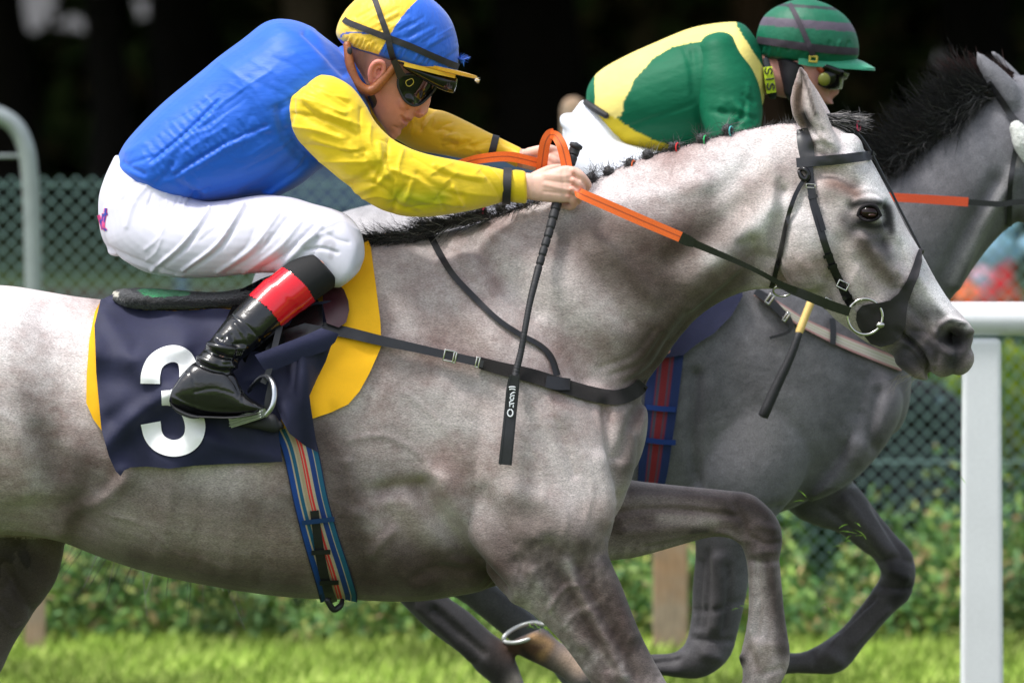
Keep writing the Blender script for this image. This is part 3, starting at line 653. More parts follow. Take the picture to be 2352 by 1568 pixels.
def knot(name, x, y, Y, r, band, par, seed):
    mb = MB(); rr = np.random.RandomState(seed)
    for k in range(5):
        a = rr.rand()*pi; pts = []
        for q in range(9):
            t = q/8*2*pi*.9; v = Vector((cos(t)*cos(a), sin(t), cos(t)*sin(a)))*r*.62; c = P(x, y, Y)
            pts.append((*(c+v), r*.42))
        tube(mb, pts, 2, 8, px=False, C=L(36,34,36))
    ball(mb, P(x, y, Y), (r*.85, r*.7, r*.6), 12, C=L(28,27,29), rot=rotY(rr.rand()*3))
    strands(mb, lambda r_: np.array(P(x, y, Y))+r_.normal(size=3)*r*.4, 110, r*2.6, lambda r_, p: r_.normal(size=3), wid=.0006, curl=.8, seed=seed+50)
    o = mb.build(name, HAIRM, par)
    if band:
        m2 = MB(); c = P(x+r*600, y+r*250, Y-.002); pts = []
        for q in range(10):
            t = q/9*2*pi; pts.append((c.x+cos(t)*r*.3, c.y+cos(t)*r*.6-.005, c.z+sin(t)*r*.8, .0019))
        tube(m2, pts, 2, 6, px=False); m2.build('elastic_band', mat('band_'+str(seed), col=L(*band), rough=.4, attr=False), o, col=False)
for i, (x, y, band) in enumerate([(1358,412,None),(1398,397,None),(1447,379,(235,110,60)),(1487,359,None),(1548,339,(220,60,60)),(1612,322,(60,190,110)),(1671,301,(90,190,190)),(1150,478,None),(1105,487,(200,50,90))]):
    knot('mane_plait', x, y-3, -.012, .0135, band, mane1, 100+i)
knot('forelock_plait', 1964, 285, -.008, .014, (235,60,110), fore1, 130)
# tail (mostly outside the picture)
mb = MB(); strands(mb, lambda r: P(-415, 760+r.rand()*40, r.uniform(-.03, .03)), 500, .7, lambda r, p: (-1, r.normal()*.1, -.35+r.normal()*.12), curl=.35, wid=.002, seed=31, seg=8); mb.build('tail', HAIRM, body1)
# whiskers
mb = MB(); strands(mb, lambda r: P(2060+r.rand()*60, 855+r.rand()*10, -.03), 26, .06, lambda r, p: (-1+r.rand()*.8, -.3, -.4), wid=.0004, curl=.3, seed=41, cols=((150,140,110),(90,80,70),(60,60,60))); mb.build('whiskers', HAIRM, body1)
# ================================================================== TACK ON THE GREY
LEATH = mat('black_leather', col=L(34,34,37), rough=.42, var=.2, vscale=60, bump=.15, bscale=300, bdist=.001, attr=False, spec=.5)
LEATHB = mat('black_leather_gloss', col=L(24,23,25), rough=.25, var=.2, vscale=60, attr=False)
STEEL = mat('bit_steel', col=(.62,.60,.56), rough=.18, metal=1, attr=False)
RUB = mat('dark_rubber', col=L(38,38,41), rough=.6, var=.15, vscale=50, attr=False, bump=.2, bscale=500)
ORANGE = mat('orange_rubber_grip', rough=.55, bump=.8, bscale=900, bdist=.001, fine=.18, fscale=700)
NAVY = mat('navy_cloth', rough=.72, var=.12, vscale=18, fine=.12, fscale=900, sheen=.1, bump=.3, bscale=14, bdist=.01)
FOAM = mat('yellow_foam', rough=.8, var=.06, vscale=12, fine=.06, fscale=700, bump=.15, bscale=400, bdist=.001)
WHITEM = mat('white_print', rough=.6, var=.04, vscale=30, fine=.03, fscale=600)
WEB = mat('woven_web', rough=.75, fine=.2, fscale=900, bump=.4, bscale=700, bdist=.001)
OR = L(236,104,24)
# --- saddle pad (yellow foam), shows behind and before the number cloth
pad = empty('saddle_pad', P(540, 900, -.3)); tag(pad, 'bright yellow foam pad under the navy number cloth of the pale grey horse', 'saddle pad')
YL = L(255,190,6)
yp = [(232,690),(218,715),(205,780),(199,860),(198,925),(214,962),(236,992),(300,1000),(600,1000),(650,985),(718,961),(762,946),(800,928),(826,898),(848,858),(866,818),(876,795),(874,740),(864,660),(856,600),(852,568),(846,553),(800,572),(700,618),(600,668),(450,705),(300,700)]
patch('foam_sheet', yp, B1, .004, .007, FOAM, pad, step=12, C=YL)
# --- number cloth
def wr(x, y):
    return .004*sin(x*.028+y*.02)+.003*sin(x*.05-y*.035+1)+.003*sin(y*.045+x*.012)
cloth = empty('number_cloth', P(430, 900, -.3)); tag(cloth, 'navy number cloth with a large white 3 over the flank of the pale horse', 'number cloth')
cp = [(231,688),(262,675),(288,700),(330,712),(400,714),(500,708),(560,712),(640,700),(760,690),(768,730),(735,760),(690,780),(668,850),(650,930),(640,1000),(649,1060),(592,1063),(518,1065),(445,1069),(389,1076),(338,1071),(299,1073),(285,1080),(277,1093),(266,1082),(250,1047),(233,986),(221,856),(217,746)]
def cf(x, y):
    f = wr(x, y)*1.6+.008
    f += .026*math.exp(-(pldist(np.array([x]), np.array([y]), [(225,800),(340,860),(440,900)])[0]/34)**2)
    f += .022*math.exp(-(pldist(np.array([x]), np.array([y]), [(230,1040),(330,930),(450,880)])[0]/26)**2)
    f -= .012*math.exp(-(pldist(np.array([x]), np.array([y]), [(260,960),(350,900),(430,850)])[0]/20)**2)
    f += .018*math.exp(-(pldist(np.array([x]), np.array([y]), [(240,720),(300,820),(420,800)])[0]/24)**2)
    f += .008*math.exp(-(pldist(np.array([x]), np.array([y]), [(460,1000),(560,1040),(650,1050)])[0]/14)**2)
    f += .016*math.exp(-(math.hypot(x-277, y-1085)/30)**2)
    f += .007*math.exp(-(pldist(np.array([x]), np.array([y]), [(560,870),(650,868)])[0]/12)**2)
    return f
c1 = patch('cloth_panel', cp, B1, .016, .003, NAVY, cloth, step=9, fold=cf, C=L(24,27,60))
cv = np.array([v.co[:] for v in c1.data.vertices]); CB = bvh(cv, [tuple(p.vertices) for p in c1.data.polygons])
mb = MB()
ribbon(mb, [(345,881,45),(346,860,44),(355,834,41),(376,817,39),(402,812,39),(424,823,40),(433,850,42),(431,880,42),(418,902,40),(398,912,36)], CB, .003, .0012, K=7, sub=5)
ribbon(mb, [(371,914,34),(392,914,36),(414,922,40),(436,942,44),(448,974,47),(443,1004,44),(424,1023,40),(396,1029,38),(368,1019,40),(352,999,43),(346,971,46)], CB, .0034, .0012, K=7, sub=5)
mb.build('number_three', WHITEM, c1, smooth=True).data.attributes['col']
# folded-up flap and hanging drape before the stirrup
Yd = -.31
drape = [(613,856),(640,838),(748,800),(762,790),(748,830),(728,870),(711,908),(714,935),(718,961),(724,1000),(730,1038),(722,1034),(699,1022),(665,995),(648,966),(628,917),(616,880)]
def yd(x, y): return Yd-.02*sin((x-610)*.045+y*.012)-.01*sin(x*.09-y*.02)
patch('cloth_drape', drape, None, 0, .003, NAVY, cloth, step=8, Yconst=yd, C=L(24,26,58))
fold_ = [(585,815),(640,793),(700,770),(738,753),(778,766),(770,785),(748,806),(700,822),(650,842),(614,857),(600,838)]
patch('cloth_fold', fold_, None, 0, .004, NAVY, cloth, step=8, Yconst=lambda x, y: Yd-.025-.01*sin((y-.35*(700-x))*.05), C=L(32,34,70))
# --- saddle
sad = empty('saddle', P(500, 690, 0)); tag(sad, 'small black racing saddle under the rider in blue and yellow', 'saddle')
FUZZ = mat('black_fleece', rough=.95, fine=.4, fscale=500, bump=1, bscale=260, bdist=.006, sheen=.4)
mb = MB(); loft(mb, [(262,668,266,694,0,.10),(290,664,292,708,0,.14),(340,663,345,714,0,.16),(420,669,420,714,0,.165),(490,673,495,711,0,.165),(545,666,552,712,0,.16),(590,656,600,706,0,.14),(640,640,650,700,0,.12)], seg=40, n=2.4, cap0=.3, cap1=.2)
V, F = remesh(mb, .006); V = smooth(V, F, 3); px, py = to_px(V); N = normals(V, F)
rn = np.random.RandomState(4).rand(len(V)); V = V+N*((rn-.5)*.004)[:, None]
C = np.tile(np.array(L(26,26,28)), (len(V), 1)); e = ((px-378)/66)**2+((py-669)/13)**2+.35*ynoise(px*6, py*6, 3)
C[(e < 1) & (V[:, 1] < 0)] = L(16,176,98)
C[np.hypot(px-266, py-676) < 7] = L(200,195,180)
mk('seat_fleece', V, F, FUZZ, sad, C)
mb = MB()
patch('saddle_flap', [(552,665),(600,640),(650,640),(700,660),(740,700),(742,745),(700,790),(650,830),(600,850),(560,830),(540,780),(520,730)], B1, .026, .008, LEATHB, sad, step=12)
MAR = mat('maroon_leather', col=L(70,34,42), rough=.35, var=.15, vscale=50, attr=False)
patch('knee_roll', [(740,660),(755,648),(775,650),(790,665),(800,690),(802,712),(795,740),(778,752),(750,742),(742,700)], B1, .024, .010, MAR, sad, step=9)
patch('inner_flap', [(640,762),(700,742),(746,750),(720,775),(660,795),(610,830),(610,800)], B1, .030, .008, LEATHB, sad, step=9)
mb = MB(); loft(mb, [(600,640,590,700,0,.13),(680,612,680,690,0,.14),(760,590,770,680,0,.15),(815,572,820,640,0,.12)], seg=30, cap0=.4, cap1=.6); mb.build('saddle_pommel', LEATHB, sad, col=False)
mb = MB(); ribbon(mb, [(655,700,14,-.27),(635,780,14,-.32),(618,850,14,-.335),(604,880,14,-.34)], None, th=.004, K=3); ribbon(mb, [(622,880,12,-.325),(614,920,12,-.33),(612,950,12,-.33)], None, th=.003, K=3)
mb.build('stirrup_leather', LEATH, sad, col=False)
# stirrup iron
ALU = mat('stirrup_alloy', col=(.55,.57,.58), rough=.3, metal=1, attr=False, var=.1, vscale=80)
st = empty('stirrup', P(600, 900, -.34)); tag(st, 'polished metal stirrup iron round the toe of the black boot', 'stirrup')
mb = MB(); tube(mb, [(567,905,-.29,.0045),(576,890,-.30,.0045),(590,874,-.315,.005),(604,865,-.33,.006),(618,868,-.36,.0065),(628,885,-.385,.0065),(630,910,-.395,.0065),(624,935,-.40,.006),(611,953,-.395,.0055)], 4, 10); mb.build('arch', ALU, st, col=False)
mb = MB(); ribbon(mb, [(528,972,22,-.34),(560,962,22,-.36),(600,950,20,-.385),(612,944,16,-.395)], None, th=.006, K=5)
for k in (-6, 0, 6): tube(mb, [(528,972+k,-.352,.002),(560,962+k,-.372,.002),(598,952+k,-.395,.002)], 3, 6)
mb.build('tread', ALU, st, col=False)
mb = MB(); loft(mb, [(545,978,560,958,-.31,.02),(590,985,600,955,-.32,.03),(630,993,628,950,-.32,.03),(645,985,640,965,-.32,.02)], n=3); mb.build('foot_rest', RUB, st, col=False)
# --- girth
gi = empty('girth', P(740, 1370, 0)); tag(gi, 'striped blue, cream and red elastic girth round the belly of the pale grey horse', 'girth')
K = 49; us = np.linspace(0, 1, K); BL = L(20,70,150); TE = L(26,96,128); CR = L(196,178,150); RD = L(222,52,52); NV = L(26,34,70)
bands = [(.03,NV),(.18,BL),(.22,CR),(.32,TE),(.36,CR),(.46,L(180,160,130)),(.52,RD),(.535,CR),(.60,RD),(.68,CR),(.82,L(24,60,130)),(.85,CR),(.97,TE),(1.01,NV)]
GC = np.array([next(c for u_, c in bands if u <= u_) for u in us])
mb = MB(); ribbon(mb, [(637,880,84),(655,950,84),(687,1024,82),(714,1150,80),(738,1240,82),(760,1310,84),(776,1366,86),(778,1374,86)], B1, .004, .004, K=K, sub=7, C=GC[::-1])
# the far side of the girth, round the barrel
th = np.linspace(-.05, pi+.1, 30); ring = []
for t in th: ring.append((.715-1.176+.33-.0, .275*-cos(t), (CAMH-1.02)-.362*sin(t)-.0))
mb.build('web', WEB, gi)
mb = MB(); us2 = [(0.0,)]
Rr = []
for t in np.linspace(0.15, pi-.2, 26):
    y = -.289*cos(t+.0); z0 = .351*sin(t); pz = 1020+z0*1000; x = 715+(z0/.36)*66
    Rr.append((x, y, CAMH-pz/1000))
Rr = np.array(Rr); half = np.array([.041, 0, 0]); X = (Rr[:, 0]-1176)/1000
A = np.stack([X-.041, Rr[:, 1], Rr[:, 2]-.005], 1); Bv = np.stack([X+.041, Rr[:, 1], Rr[:, 2]-.005], 1); n_ = len(A)
A, Bv = A[14:], Bv[14:]; n_ = len(A); mb.add(np.vstack([A, Bv]), [(i, i+1, n_+i+1, n_+i) for i in range(n_-1)], BL); mb.build('far_web', WEB, gi)
mb = MB(); ribbon(mb, [(722,1172,20),(728,1220,20),(738,1290,22),(752,1350,22),(764,1384,24)], B1, .012, .004, K=3)
tube(mb, [(752,1378,-.12,.007),(766,1399,-.11,.007),(782,1390,-.10,.007),(786,1378,-.09,.005)], 4, 8); mb.build('girth_strap', LEATH, gi, col=False)
KPM = mat('blue_tape', col=L(22,60,110), rough=.7, attr=False)
for (x, y, wd, ang) in ((731,1196,74,-.12),(737,1268,44,-.05),(756,1338,44,-.05)):
    mb = MB(); ribbon(mb, [(x-wd/2, y+wd*abs(ang)*.5, 11), (x, y, 11), (x+wd/2, y-wd*abs(ang)*.5, 11)], B1, .018, .003, K=3, sub=4); mb.build('keeper', KPM if wd > 50 else LEATH, gi, col=False)
# --- breast girth and neck strap
bg_ = empty('breast_girth', P(1150, 850, -.2)); tag(bg_, 'black elastic breast girth strapped across the chest of the pale grey horse', 'breast girth')
mb = MB(); ribbon(mb, [(738,752,26),(800,764,25),(875,782,23),(950,798,20),(1030,816,19),(1100,832,20)], B1, .019, .004, K=5, taut=False, smoothk=14); mb.build('strap', LEATH, bg_, col=False)
ELA = mat('black_elastic', col=L(30,26,26), rough=.85, fine=.3, fscale=700, attr=False, bump=.4, bscale=700)
mb = MB(); ribbon(mb, [(1096,831,26),(1150,846,30),(1220,862,32),(1290,884,33),(1350,902,34),(1405,912,34),(1440,907,34),(1466,893,32),(1478,880,28)], B1, .006, .005, K=5, smoothk=6); el = mb.build('elastic_band', ELA, bg_, col=False)
mb = MB(); ribbon(mb, [(1480,880,26,.0),(1484,882,20,.03)], None, th=.004, K=3); mb.build('far_band', ELA, bg_, col=False)
mb = MB()
def frame_(mb, b, x, y, w_, h_, ang, lift=.03, r=.0022):
    hh, _ = hit(b, x, y); Y = (hh.y if hh is not None else -.1)-lift; c, s = cos(ang), sin(ang)
    q = [(-w_/2,-h_/2),(w_/2,-h_/2),(w_/2,h_/2),(-w_/2,h_/2),(-w_/2,-h_/2)]
    for i in range(4):
        a, b2 = q[i], q[i+1]; tube(mb, [(x+a[0]*c-a[1]*s, y+a[0]*s+a[1]*c, Y, r), (x+b2[0]*c-b2[1]*s, y+b2[0]*s+b2[1]*c, Y, r)], 2, 8)
frame_(mb, B1, 1031, 817, 22, 24, .2); tube(mb, [(1020,812,-.0,.0001),(1021,812,0,.0001)], 1, 4) if False else None
frame_(mb, B1, 1044, 821, 6, 24, .2); mb.build('buckle', STEEL, bg_, col=False)
mb = MB(); frame_(mb, B1, 1097, 832, 7, 22, .2, .03); mb.build('buckle', STEEL, bg_, col=False)
mb = MB(); ribbon(mb, [(1048,822,16),(1070,827,16),(1110,836,16)], B1, .026, .004, K=3, smoothk=6)
ribbon(mb, [(984,532,15),(1008,578,15),(1040,630,14),(1090,683,13),(1142,732,12),(1192,766,12),(1240,792,12),(1266,820,14),(1280,862,16)], B1, .005, .003, K=3, smoothk=4); ribbon(mb, [(1254,876,26),(1280,880,30),(1310,882,26)], B1, .013, .004, K=3); mb.build('neck_strap', LEATH, bg_, col=False)
# --- bridle
br = empty('bridle', P(1900, 500, -.1)); tag(br, 'black racing bridle with cheeker noseband and loose ring bit on the pale grey head', 'bridle')
mb = MB(); ribbon(mb, [(1842,296,26),(1847,320,34),(1852,345,36),(1856,372,32)], B1, .004, .004, K=5); mb.build('headpiece', LEATH, br, col=False)
mb = MB(); ribbon(mb, [(1829,374,22),(1870,371,23),(1920,367,23),(1970,361,22),(2000,357,21),(2004,357,20)], B1, .010, .004, K=5, smoothk=8); mb.build('browband', LEATH, br, col=False)
mb = MB(); ribbon(mb, [(1858,378,18),(1863,430,18),(1868,465,18),(1877,500,17),(1890,545,16),(1903,585,17),(1916,620,18),(1930,650,19),(1944,680,20),(1958,704,20)], B1, .006, .004, K=5, smoothk=6)
ribbon(mb, [(1866,450,12),(1880,490,12),(1892,530,12)], B1, .010, .003, K=3)
for (x, y, a) in ((1867,452,.1),(1902,588,.4),(1912,612,.4),(1932,655,.5),(1946,683,.5)): ribbon(mb, [(x-11*cos(a*.4),y+2+4*a,8),(x,y,8),(x+11*cos(a*.4),y-2-4*a,8)], B1, .013, .003, K=3, sub=3)
mb.build('cheekpiece', LEATHB, br, col=False)
mb = MB(); tube(mb, [(1836,392,-.085,.005),(1846,388,-.098,.006),(1856,398,-.10,.006),(1852,412,-.10,.006),(1842,408,-.098,.006),(1836,396,-.095,.005)], 3, 8); tl = [(1850,408,10),(1836,430,10),(1822,460,10),(1808,505,10),(1797,555,10),(1786,605,11),(1778,640,11),(1772,662,12)]
ribbon(mb, tl, B1, .005, .004, K=3, smoothk=5); mb.build('throat_lash', LEATHB, br, col=False)
mb = MB(); ribbon(mb, [(1958,297,7),(1985,325,7),(2008,366,6),(2040,432,6),(2062,474,6),(2085,517,6),(2103,550,6),(2114,572,7)], None, K=3) if False else tube(mb, [(1956,296,-.012,.003),(1978,315,-.008,.003),(2001,350,-.004,.003),(2022,391,0,.003),(2046,437,0,.003),(2066,478,0,.003),(2088,520,0,.003),(2115,572,0,.003)], 4, 8); mb.build('face_strap', LEATH, br, col=False)
CHK = mat('cheeker_rubber', col=L(44,40,43), rough=.55, attr=False, var=.12, vscale=40, bump=.2, bscale=200)
chk = [(2110,572),(2118,574),(2118,600),(2111,632),(2098,662),(2086,694),(2082,722),(2080,748),(2070,772),(2050,790),(2024,797),(2000,790),(1984,770),(1972,752),(1966,735),(1968,716),(1980,702),(2000,697),(2022,695),(2044,690),(2064,674),(2082,646),(2096,612),(2104,588)]
patch('noseband', chk, B1, .004, .006, CHK, br, step=7, sm=8)
mb = MB(); tube(mb, [(2114,574,0,.005),(2118,577,.02,.005),(2112,590,.05,.005),(2090,640,.062,.006),(2060,700,.065,.008),(2010,750,.065,.01)], 3, 8); mb.build('far_noseband', CHK, br, col=False)
h, _ = hit(B1, 1990, 726); yr = h.y-.018
mb = MB()
for sgn in (1, -1):
    pts = [(1987+40*cos(t), 727+41*sin(t), (yr if sgn > 0 else -yr)+.004*cos(t), .0036) for t in np.linspace(0, 2*pi, 25)]
    tube(mb, pts, 2, 10, cap=0)
    ball(mb, P(2022, 746, (yr if sgn > 0 else -yr)-.002*sgn), (.011,.008,.008), 14)
tube(mb, [(2022,746,yr,.006),(2030,750,0,.008),(2022,746,-yr,.006)], 4, 10); mb.build('bit_ring', STEEL, br, col=False)
mb = MB(); frame_(mb, B1, 1862, 427, 20, 8, .05, .012, .0014); mb.build('buckle', STEEL, br, col=False)
mb = MB(); frame_(mb, B1, 1936, 655, 24, 16, .45, .014, .002); mb.build('buckle', STEEL, br, col=False)
# --- reins
re_ = empty('reins', P(1450, 500, -.15)); tag(re_, 'reins with bright orange rubber grips held by the rider in yellow sleeves', 'reins')
K = 11; oc = np.array([OR if k not in (5,) else L(150,58,20) for k in range(K)])
mb = MB(); ribbon(mb, [(1330,442,22,-.12),(1338,447,24,-.135),(1400,474,25,-.15),(1480,509,25,-.16),(1567,546,24,-.165)], B1, .012, .005, K=K, sub=10, C=oc, taut=True); mb.build('orange_grip', ORANGE, re_)
mb = MB(); ribbon(mb, [(1563,545,26,-.17),(1580,553,25,-.168),(1595,559,20,-.166)], B1, .012, .006, K=5, taut=True); ribbon(mb, [(1590,557,17,-.166),(1640,578,15,-.16),(1700,604,12,-.155),(1750,628,11,-.15),(1790,650,12,-.14),(1830,668,14,-.13)], B1, .010, .004, K=5, taut=True)
ribbon(mb, [(1786,652,14,-.12),(1830,670,20,-.12),(1870,686,22,-.118),(1910,702,22,-.11),(1952,716,22,-.10)], B1, .010, .006, K=5, taut=True)
ribbon(mb, [(1805,664,10,-.10),(1825,674,10,-.11),(1850,682,8,-.115)], None, th=.004, K=3); frame_(mb, B1, 1900, 697, 3, 26, .5, .026, .001)
mb.build('black_rein', LEATHB, re_, col=False)
mb = MB(); tube(mb, [(1797+21*cos(t)*1.0, 668+12*sin(t), -.10+.01*sin(t), .0024) for t in np.linspace(0, 2*pi, 20)], 2, 8, cap=0); mb.build('rein_ring', STEEL, re_, col=False)
mb = MB(); frame_(mb, B1, 1898, 696, 14, 22, .5, .03, .002); mb.build('buckle', STEEL, re_, col=False)
mb = MB(); ribbon(mb, [(990,400,20,-.02),(1066,374,20,-.02),(1110,364,22,-.03),(1170,360,23,-.03),(1235,374,22,-.02)], None, th=.005, K=K, sub=8, C=oc)
ribbon(mb, [(1243,392,25,-.035),(1247,360,25,-.045),(1252,330,25,-.05),(1262,311,25,-.05),(1274,306,24,-.05)], None, th=.006, K=K, sub=8, C=oc*.85)
ribbon(mb, [(1264,310,18,-.052),(1276,312,22,-.06),(1288,330,24,-.075),(1296,355,25,-.08),(1304,395,25,-.085)], None, th=.006, K=K, sub=8, C=oc); mb.build('grip_loop', ORANGE, re_)
mb = MB(); ribbon(mb, [(1340,452,20,.09),(1480,512,20,.13),(1600,560,18,.14),(1800,640,14,.13),(1950,716,14,.09)], None, th=.004, K=3, C=np.array([OR]*3)); mb.build('far_rein', ORANGE, re_)
# --- whip
wh = empty('whip', P(1300, 400, -.1)); tag(wh, 'long black racing whip with flat flap held in the fist of the yellow sleeved rider', 'whip')
def wy(x, y, base):
    h, _ = hit(B1, x, y); return min(base, (h.y if h is not None else 0)-.025)
WP = [(1322,336,-.06,.0125),(1318,350,-.06,.0125),(1305,390,-.075,.0115),(1290,430,-.085,.011),(1277,475,-.10,.0115),(1262,530,-.13,.010),(1244,590,-.16,.0092),(1228,650,-.19,.0082),(1216,700,-.21,.0075),(1205,760,-.23,.0072),(1196,810,-.24,.0075),(1186,850,-.25,.0085),(1183,866,-.255,.0095)]
WP = [(x, y, wy(x, y, yb) if y > 480 else yb, r) for x, y, yb, r in WP]
A = catmull(WP, 26); # spiral grip
ph = np.cumsum(np.hypot(np.gradient(A[:, 0]), np.gradient(A[:, 1])))
def rr(i): 
    q = ph[i]; per = 22 if A[i, 1] < 620 else 7
    amp = .0034 if A[i, 1] < 620 else .0008
    return A[i, 3]-amp*max(0, 1-((q % per)/per)*4)
mb = MB(); tube(mb, [(A[i, 0], A[i, 1], A[i, 2], rr(i)) for i in range(len(A))], 1, 14); tube(mb, [(1324,333,-.06,.0155),(1322,338,-.06,.0155)], 2, 14, cap=.3); mb.build('handle', RUB, wh, col=False)
mb = MB(); FW = MB()
fp = [(1182,862,24),(1178,890,29),(1172,950,29),(1166,1010,30),(1160,1067,31)]
ribbon(mb, [(x, y, w_, wy(x, y, -.26)-.006) for x, y, w_ in fp], None, th=.008, K=7, sub=6)
for s_ in (-.36, .36): tube(mb, [(x+s_*w_, y, wy(x, y, -.26)-.0145, .0009) for x, y, w_ in fp], 3, 5)
mb.build('flap', LEATH, wh, col=False)
# lettering down the flap: K S T 0 shapes, read along the whip
mb = MB(); yl = lambda x, y: wy(x, y, -.26)-.016
def glyph(pts): 
    tube(mb, [(x, y, yl(x, y), .0016) for x, y in pts], 3, 6)
glyph([(1170,889),(1176,888),(1183,889)]); glyph([(1171,894),(1177,893),(1183,895)]); glyph([(1182,901),(1177,902),(1173,906)])
glyph([(1181,908),(1175,909),(1172,914),(1175,919)]); glyph([(1180,913),(1178,919),(1173,921)]); glyph([(1180,926),(1175,927),(1171,928)]); glyph([(1171,923),(1171,930),(1171,933)]); glyph([(1179,931),(1179,935)])
glyph([(1172+6*cos(t), 948+8*sin(t)) for t in np.linspace(-1.2, 4.6, 12)])
mb.build('lettering', mat('white_letters', col=L(225,228,232), rough=.6, attr=False), wh, col=False)
# ================================================================== RIDER IN BLUE AND YELLOW
SKINM = mat('skin', rough=.5, var=.06, vscale=60, fine=.07, fscale=900, sss=.12, bump=.15, bscale=700, bdist=.0006, spec=.4)
SILKB = mat('blue_silk', rough=.5, var=.05, vscale=8, sheen=.2, bump=.25, bscale=9, bdist=.015, stretch=(1, 1, 3.2), rot=(0, .75, 0), bump2=.12, b2scale=900, spec=.4)
SILKY = mat('yellow_silk', rough=.5, var=.07, vscale=14, sheen=.2, bump=.35, bscale=16, bdist=.01, stretch=(.8, 1, 2), rot=(0, -.5, 0), bump2=.12, b2scale=900, spec=.4)
BREE = mat('white_breeches', rough=.6, var=.03, vscale=12, sheen=.1, bump=.2, bscale=9, bdist=.01, stretch=(2.4, 1, .7), rot=(0, -.7, 0))
BOOTM = mat('patent_boot', rough=.2, var=.2, vscale=30, spec=.6, coat=.4, bump=.35, bscale=26, bdist=.006, stretch=(1, 1, 1.6))
CAPM = mat('cap_silk', rough=.5, var=.05, vscale=20, sheen=.25, bump=.5, bscale=30, bdist=.006, stretch=(2, 1, .8), rot=(0, .6, 0))
STRAPM = mat('black_strap', col=L(38,36,38), rough=.6, attr=False, bump=.2, bscale=500)
SK = L(212,150,132)
j1 = empty('person', P(600, 700, 0)); tag(j1, 'rider crouching in blue and yellow silks and white breeches on the pale grey horse', 'person')
mb = MB()
# torso, hips and legs under the clothes
loft(mb, [(420,440,285,385,0,.12),(480,430,330,330,0,.13),(560,410,420,240,0,.14),(640,380,520,160,0,.15),(720,340,600,105,0,.15),(790,290,690,90,0,.13),(830,235,755,120,0,.07),(855,235,790,140,0,.055),(880,240,815,150,0,.055)], cap1=.4)
for sg in (-1, 1):
    loft(mb, [(420,470,270,500,sg*.09,.075),(540,480,380,600,sg*.13,.075),(680,500,580,600,sg*.18,.065),(790,540,720,620,sg*.215,.055),(790,600,720,590,sg*.225,.05)], cap1=.8)
    loft(mb, [(775,610,720,580,sg*.23,.045),(700,680,640,620,sg*.26,.045),(600,770,545,715,sg*.30,.04),(540,830,490,800,sg*.33,.032),(520,880,470,860,sg*.345,.03)], cap1=.8)
    loft(mb, [(430,880,410,915,sg*.345,.025),(500,860,480,935,sg*.35,.03),(600,935,590,945,sg*.355,.02)])
# arms
loft(mb, [(745,215,715,265,-.15,.035),(800,250,735,320,-.19,.05),(850,320,790,390,-.20,.045),(915,365,865,455,-.20,.042),(985,375,960,470,-.18,.042),(1080,388,1070,468,-.14,.036),(1160,396,1156,458,-.10,.026),(1212,398,1210,456,-.088,.024)], cap0=.8)
loft(mb, [(840,190,790,250,.17,.05),(900,240,850,300,.18,.045),(985,262,930,318,.17,.04),(1060,288,1030,345,.13,.035),(1150,325,1135,365,.06,.026),(1200,342,1188,382,.03,.024)], cap0=.8)
# near hand: back of the hand and closed fingers
loft(mb, [(1205,397,1207,457,-.088,.023),(1236,397,1236,462,-.092,.022),(1270,387,1266,465,-.10,.020),(1298,380,1296,466,-.105,.018),(1318,383,1314,462,-.105,.016)], cap0=.2, cap1=.7, n=2.4)
tube(mb, [(1308,392,-.105,.0115),(1326,398,-.112,.0115),(1341,412,-.108,.0105),(1350,426,-.095,.0095),(1340,434,-.075,.009),(1318,430,-.065,.009)], 4, 12)
tube(mb, [(1308,410,-.108,.0115),(1324,420,-.116,.0115),(1334,434,-.110,.0105),(1333,446,-.092,.0095),(1318,448,-.074,.009),(1300,444,-.066,.009)], 4, 12)
tube(mb, [(1304,428,-.108,.011),(1320,438,-.115,.011),(1329,452,-.108,.010),(1325,463,-.09,.009),(1308,462,-.074,.0088),(1294,456,-.066,.0085)], 4, 12)
tube(mb, [(1298,446,-.104,.010),(1312,456,-.108,.010),(1318,468,-.10,.009),(1310,475,-.085,.0085),(1296,472,-.07,.008),(1286,466,-.064,.008)], 4, 12)
tube(mb, [(1228,408,-.075,.014),(1262,392,-.062,.013),(1290,388,-.055,.0115),(1312,394,-.052,.010),(1326,402,-.056,.009)], 4, 12)
# far hand
loft(mb, [(1192,343,1190,384,.03,.022),(1220,342,1222,392,.015,.022),(1248,346,1250,396,0,.02),(1272,356,1270,398,-.008,.017)], cap0=.2, cap1=.7, n=2.4)
for q in ([(1264,352,-.012,.011),(1284,362,-.018,.0105),(1291,378,-.012,.0095),(1280,388,.004,.009)],[(1262,364,-.02,.011),(1280,374,-.026,.0105),(1286,388,-.018,.0095),(1274,396,0,.009)],[(1256,376,-.022,.010),(1272,386,-.026,.010),(1276,397,-.016,.009),(1262,402,0,.0085)],[(1248,386,-.018,.0095),(1262,395,-.02,.009),(1262,403,-.01,.0085),(1248,406,.002,.008)],
          [(1214,352,.0,.013),(1240,345,-.012,.012),(1262,342,-.015,.0105),(1280,347,-.012,.0095)]): tube(mb, q, 4, 12)
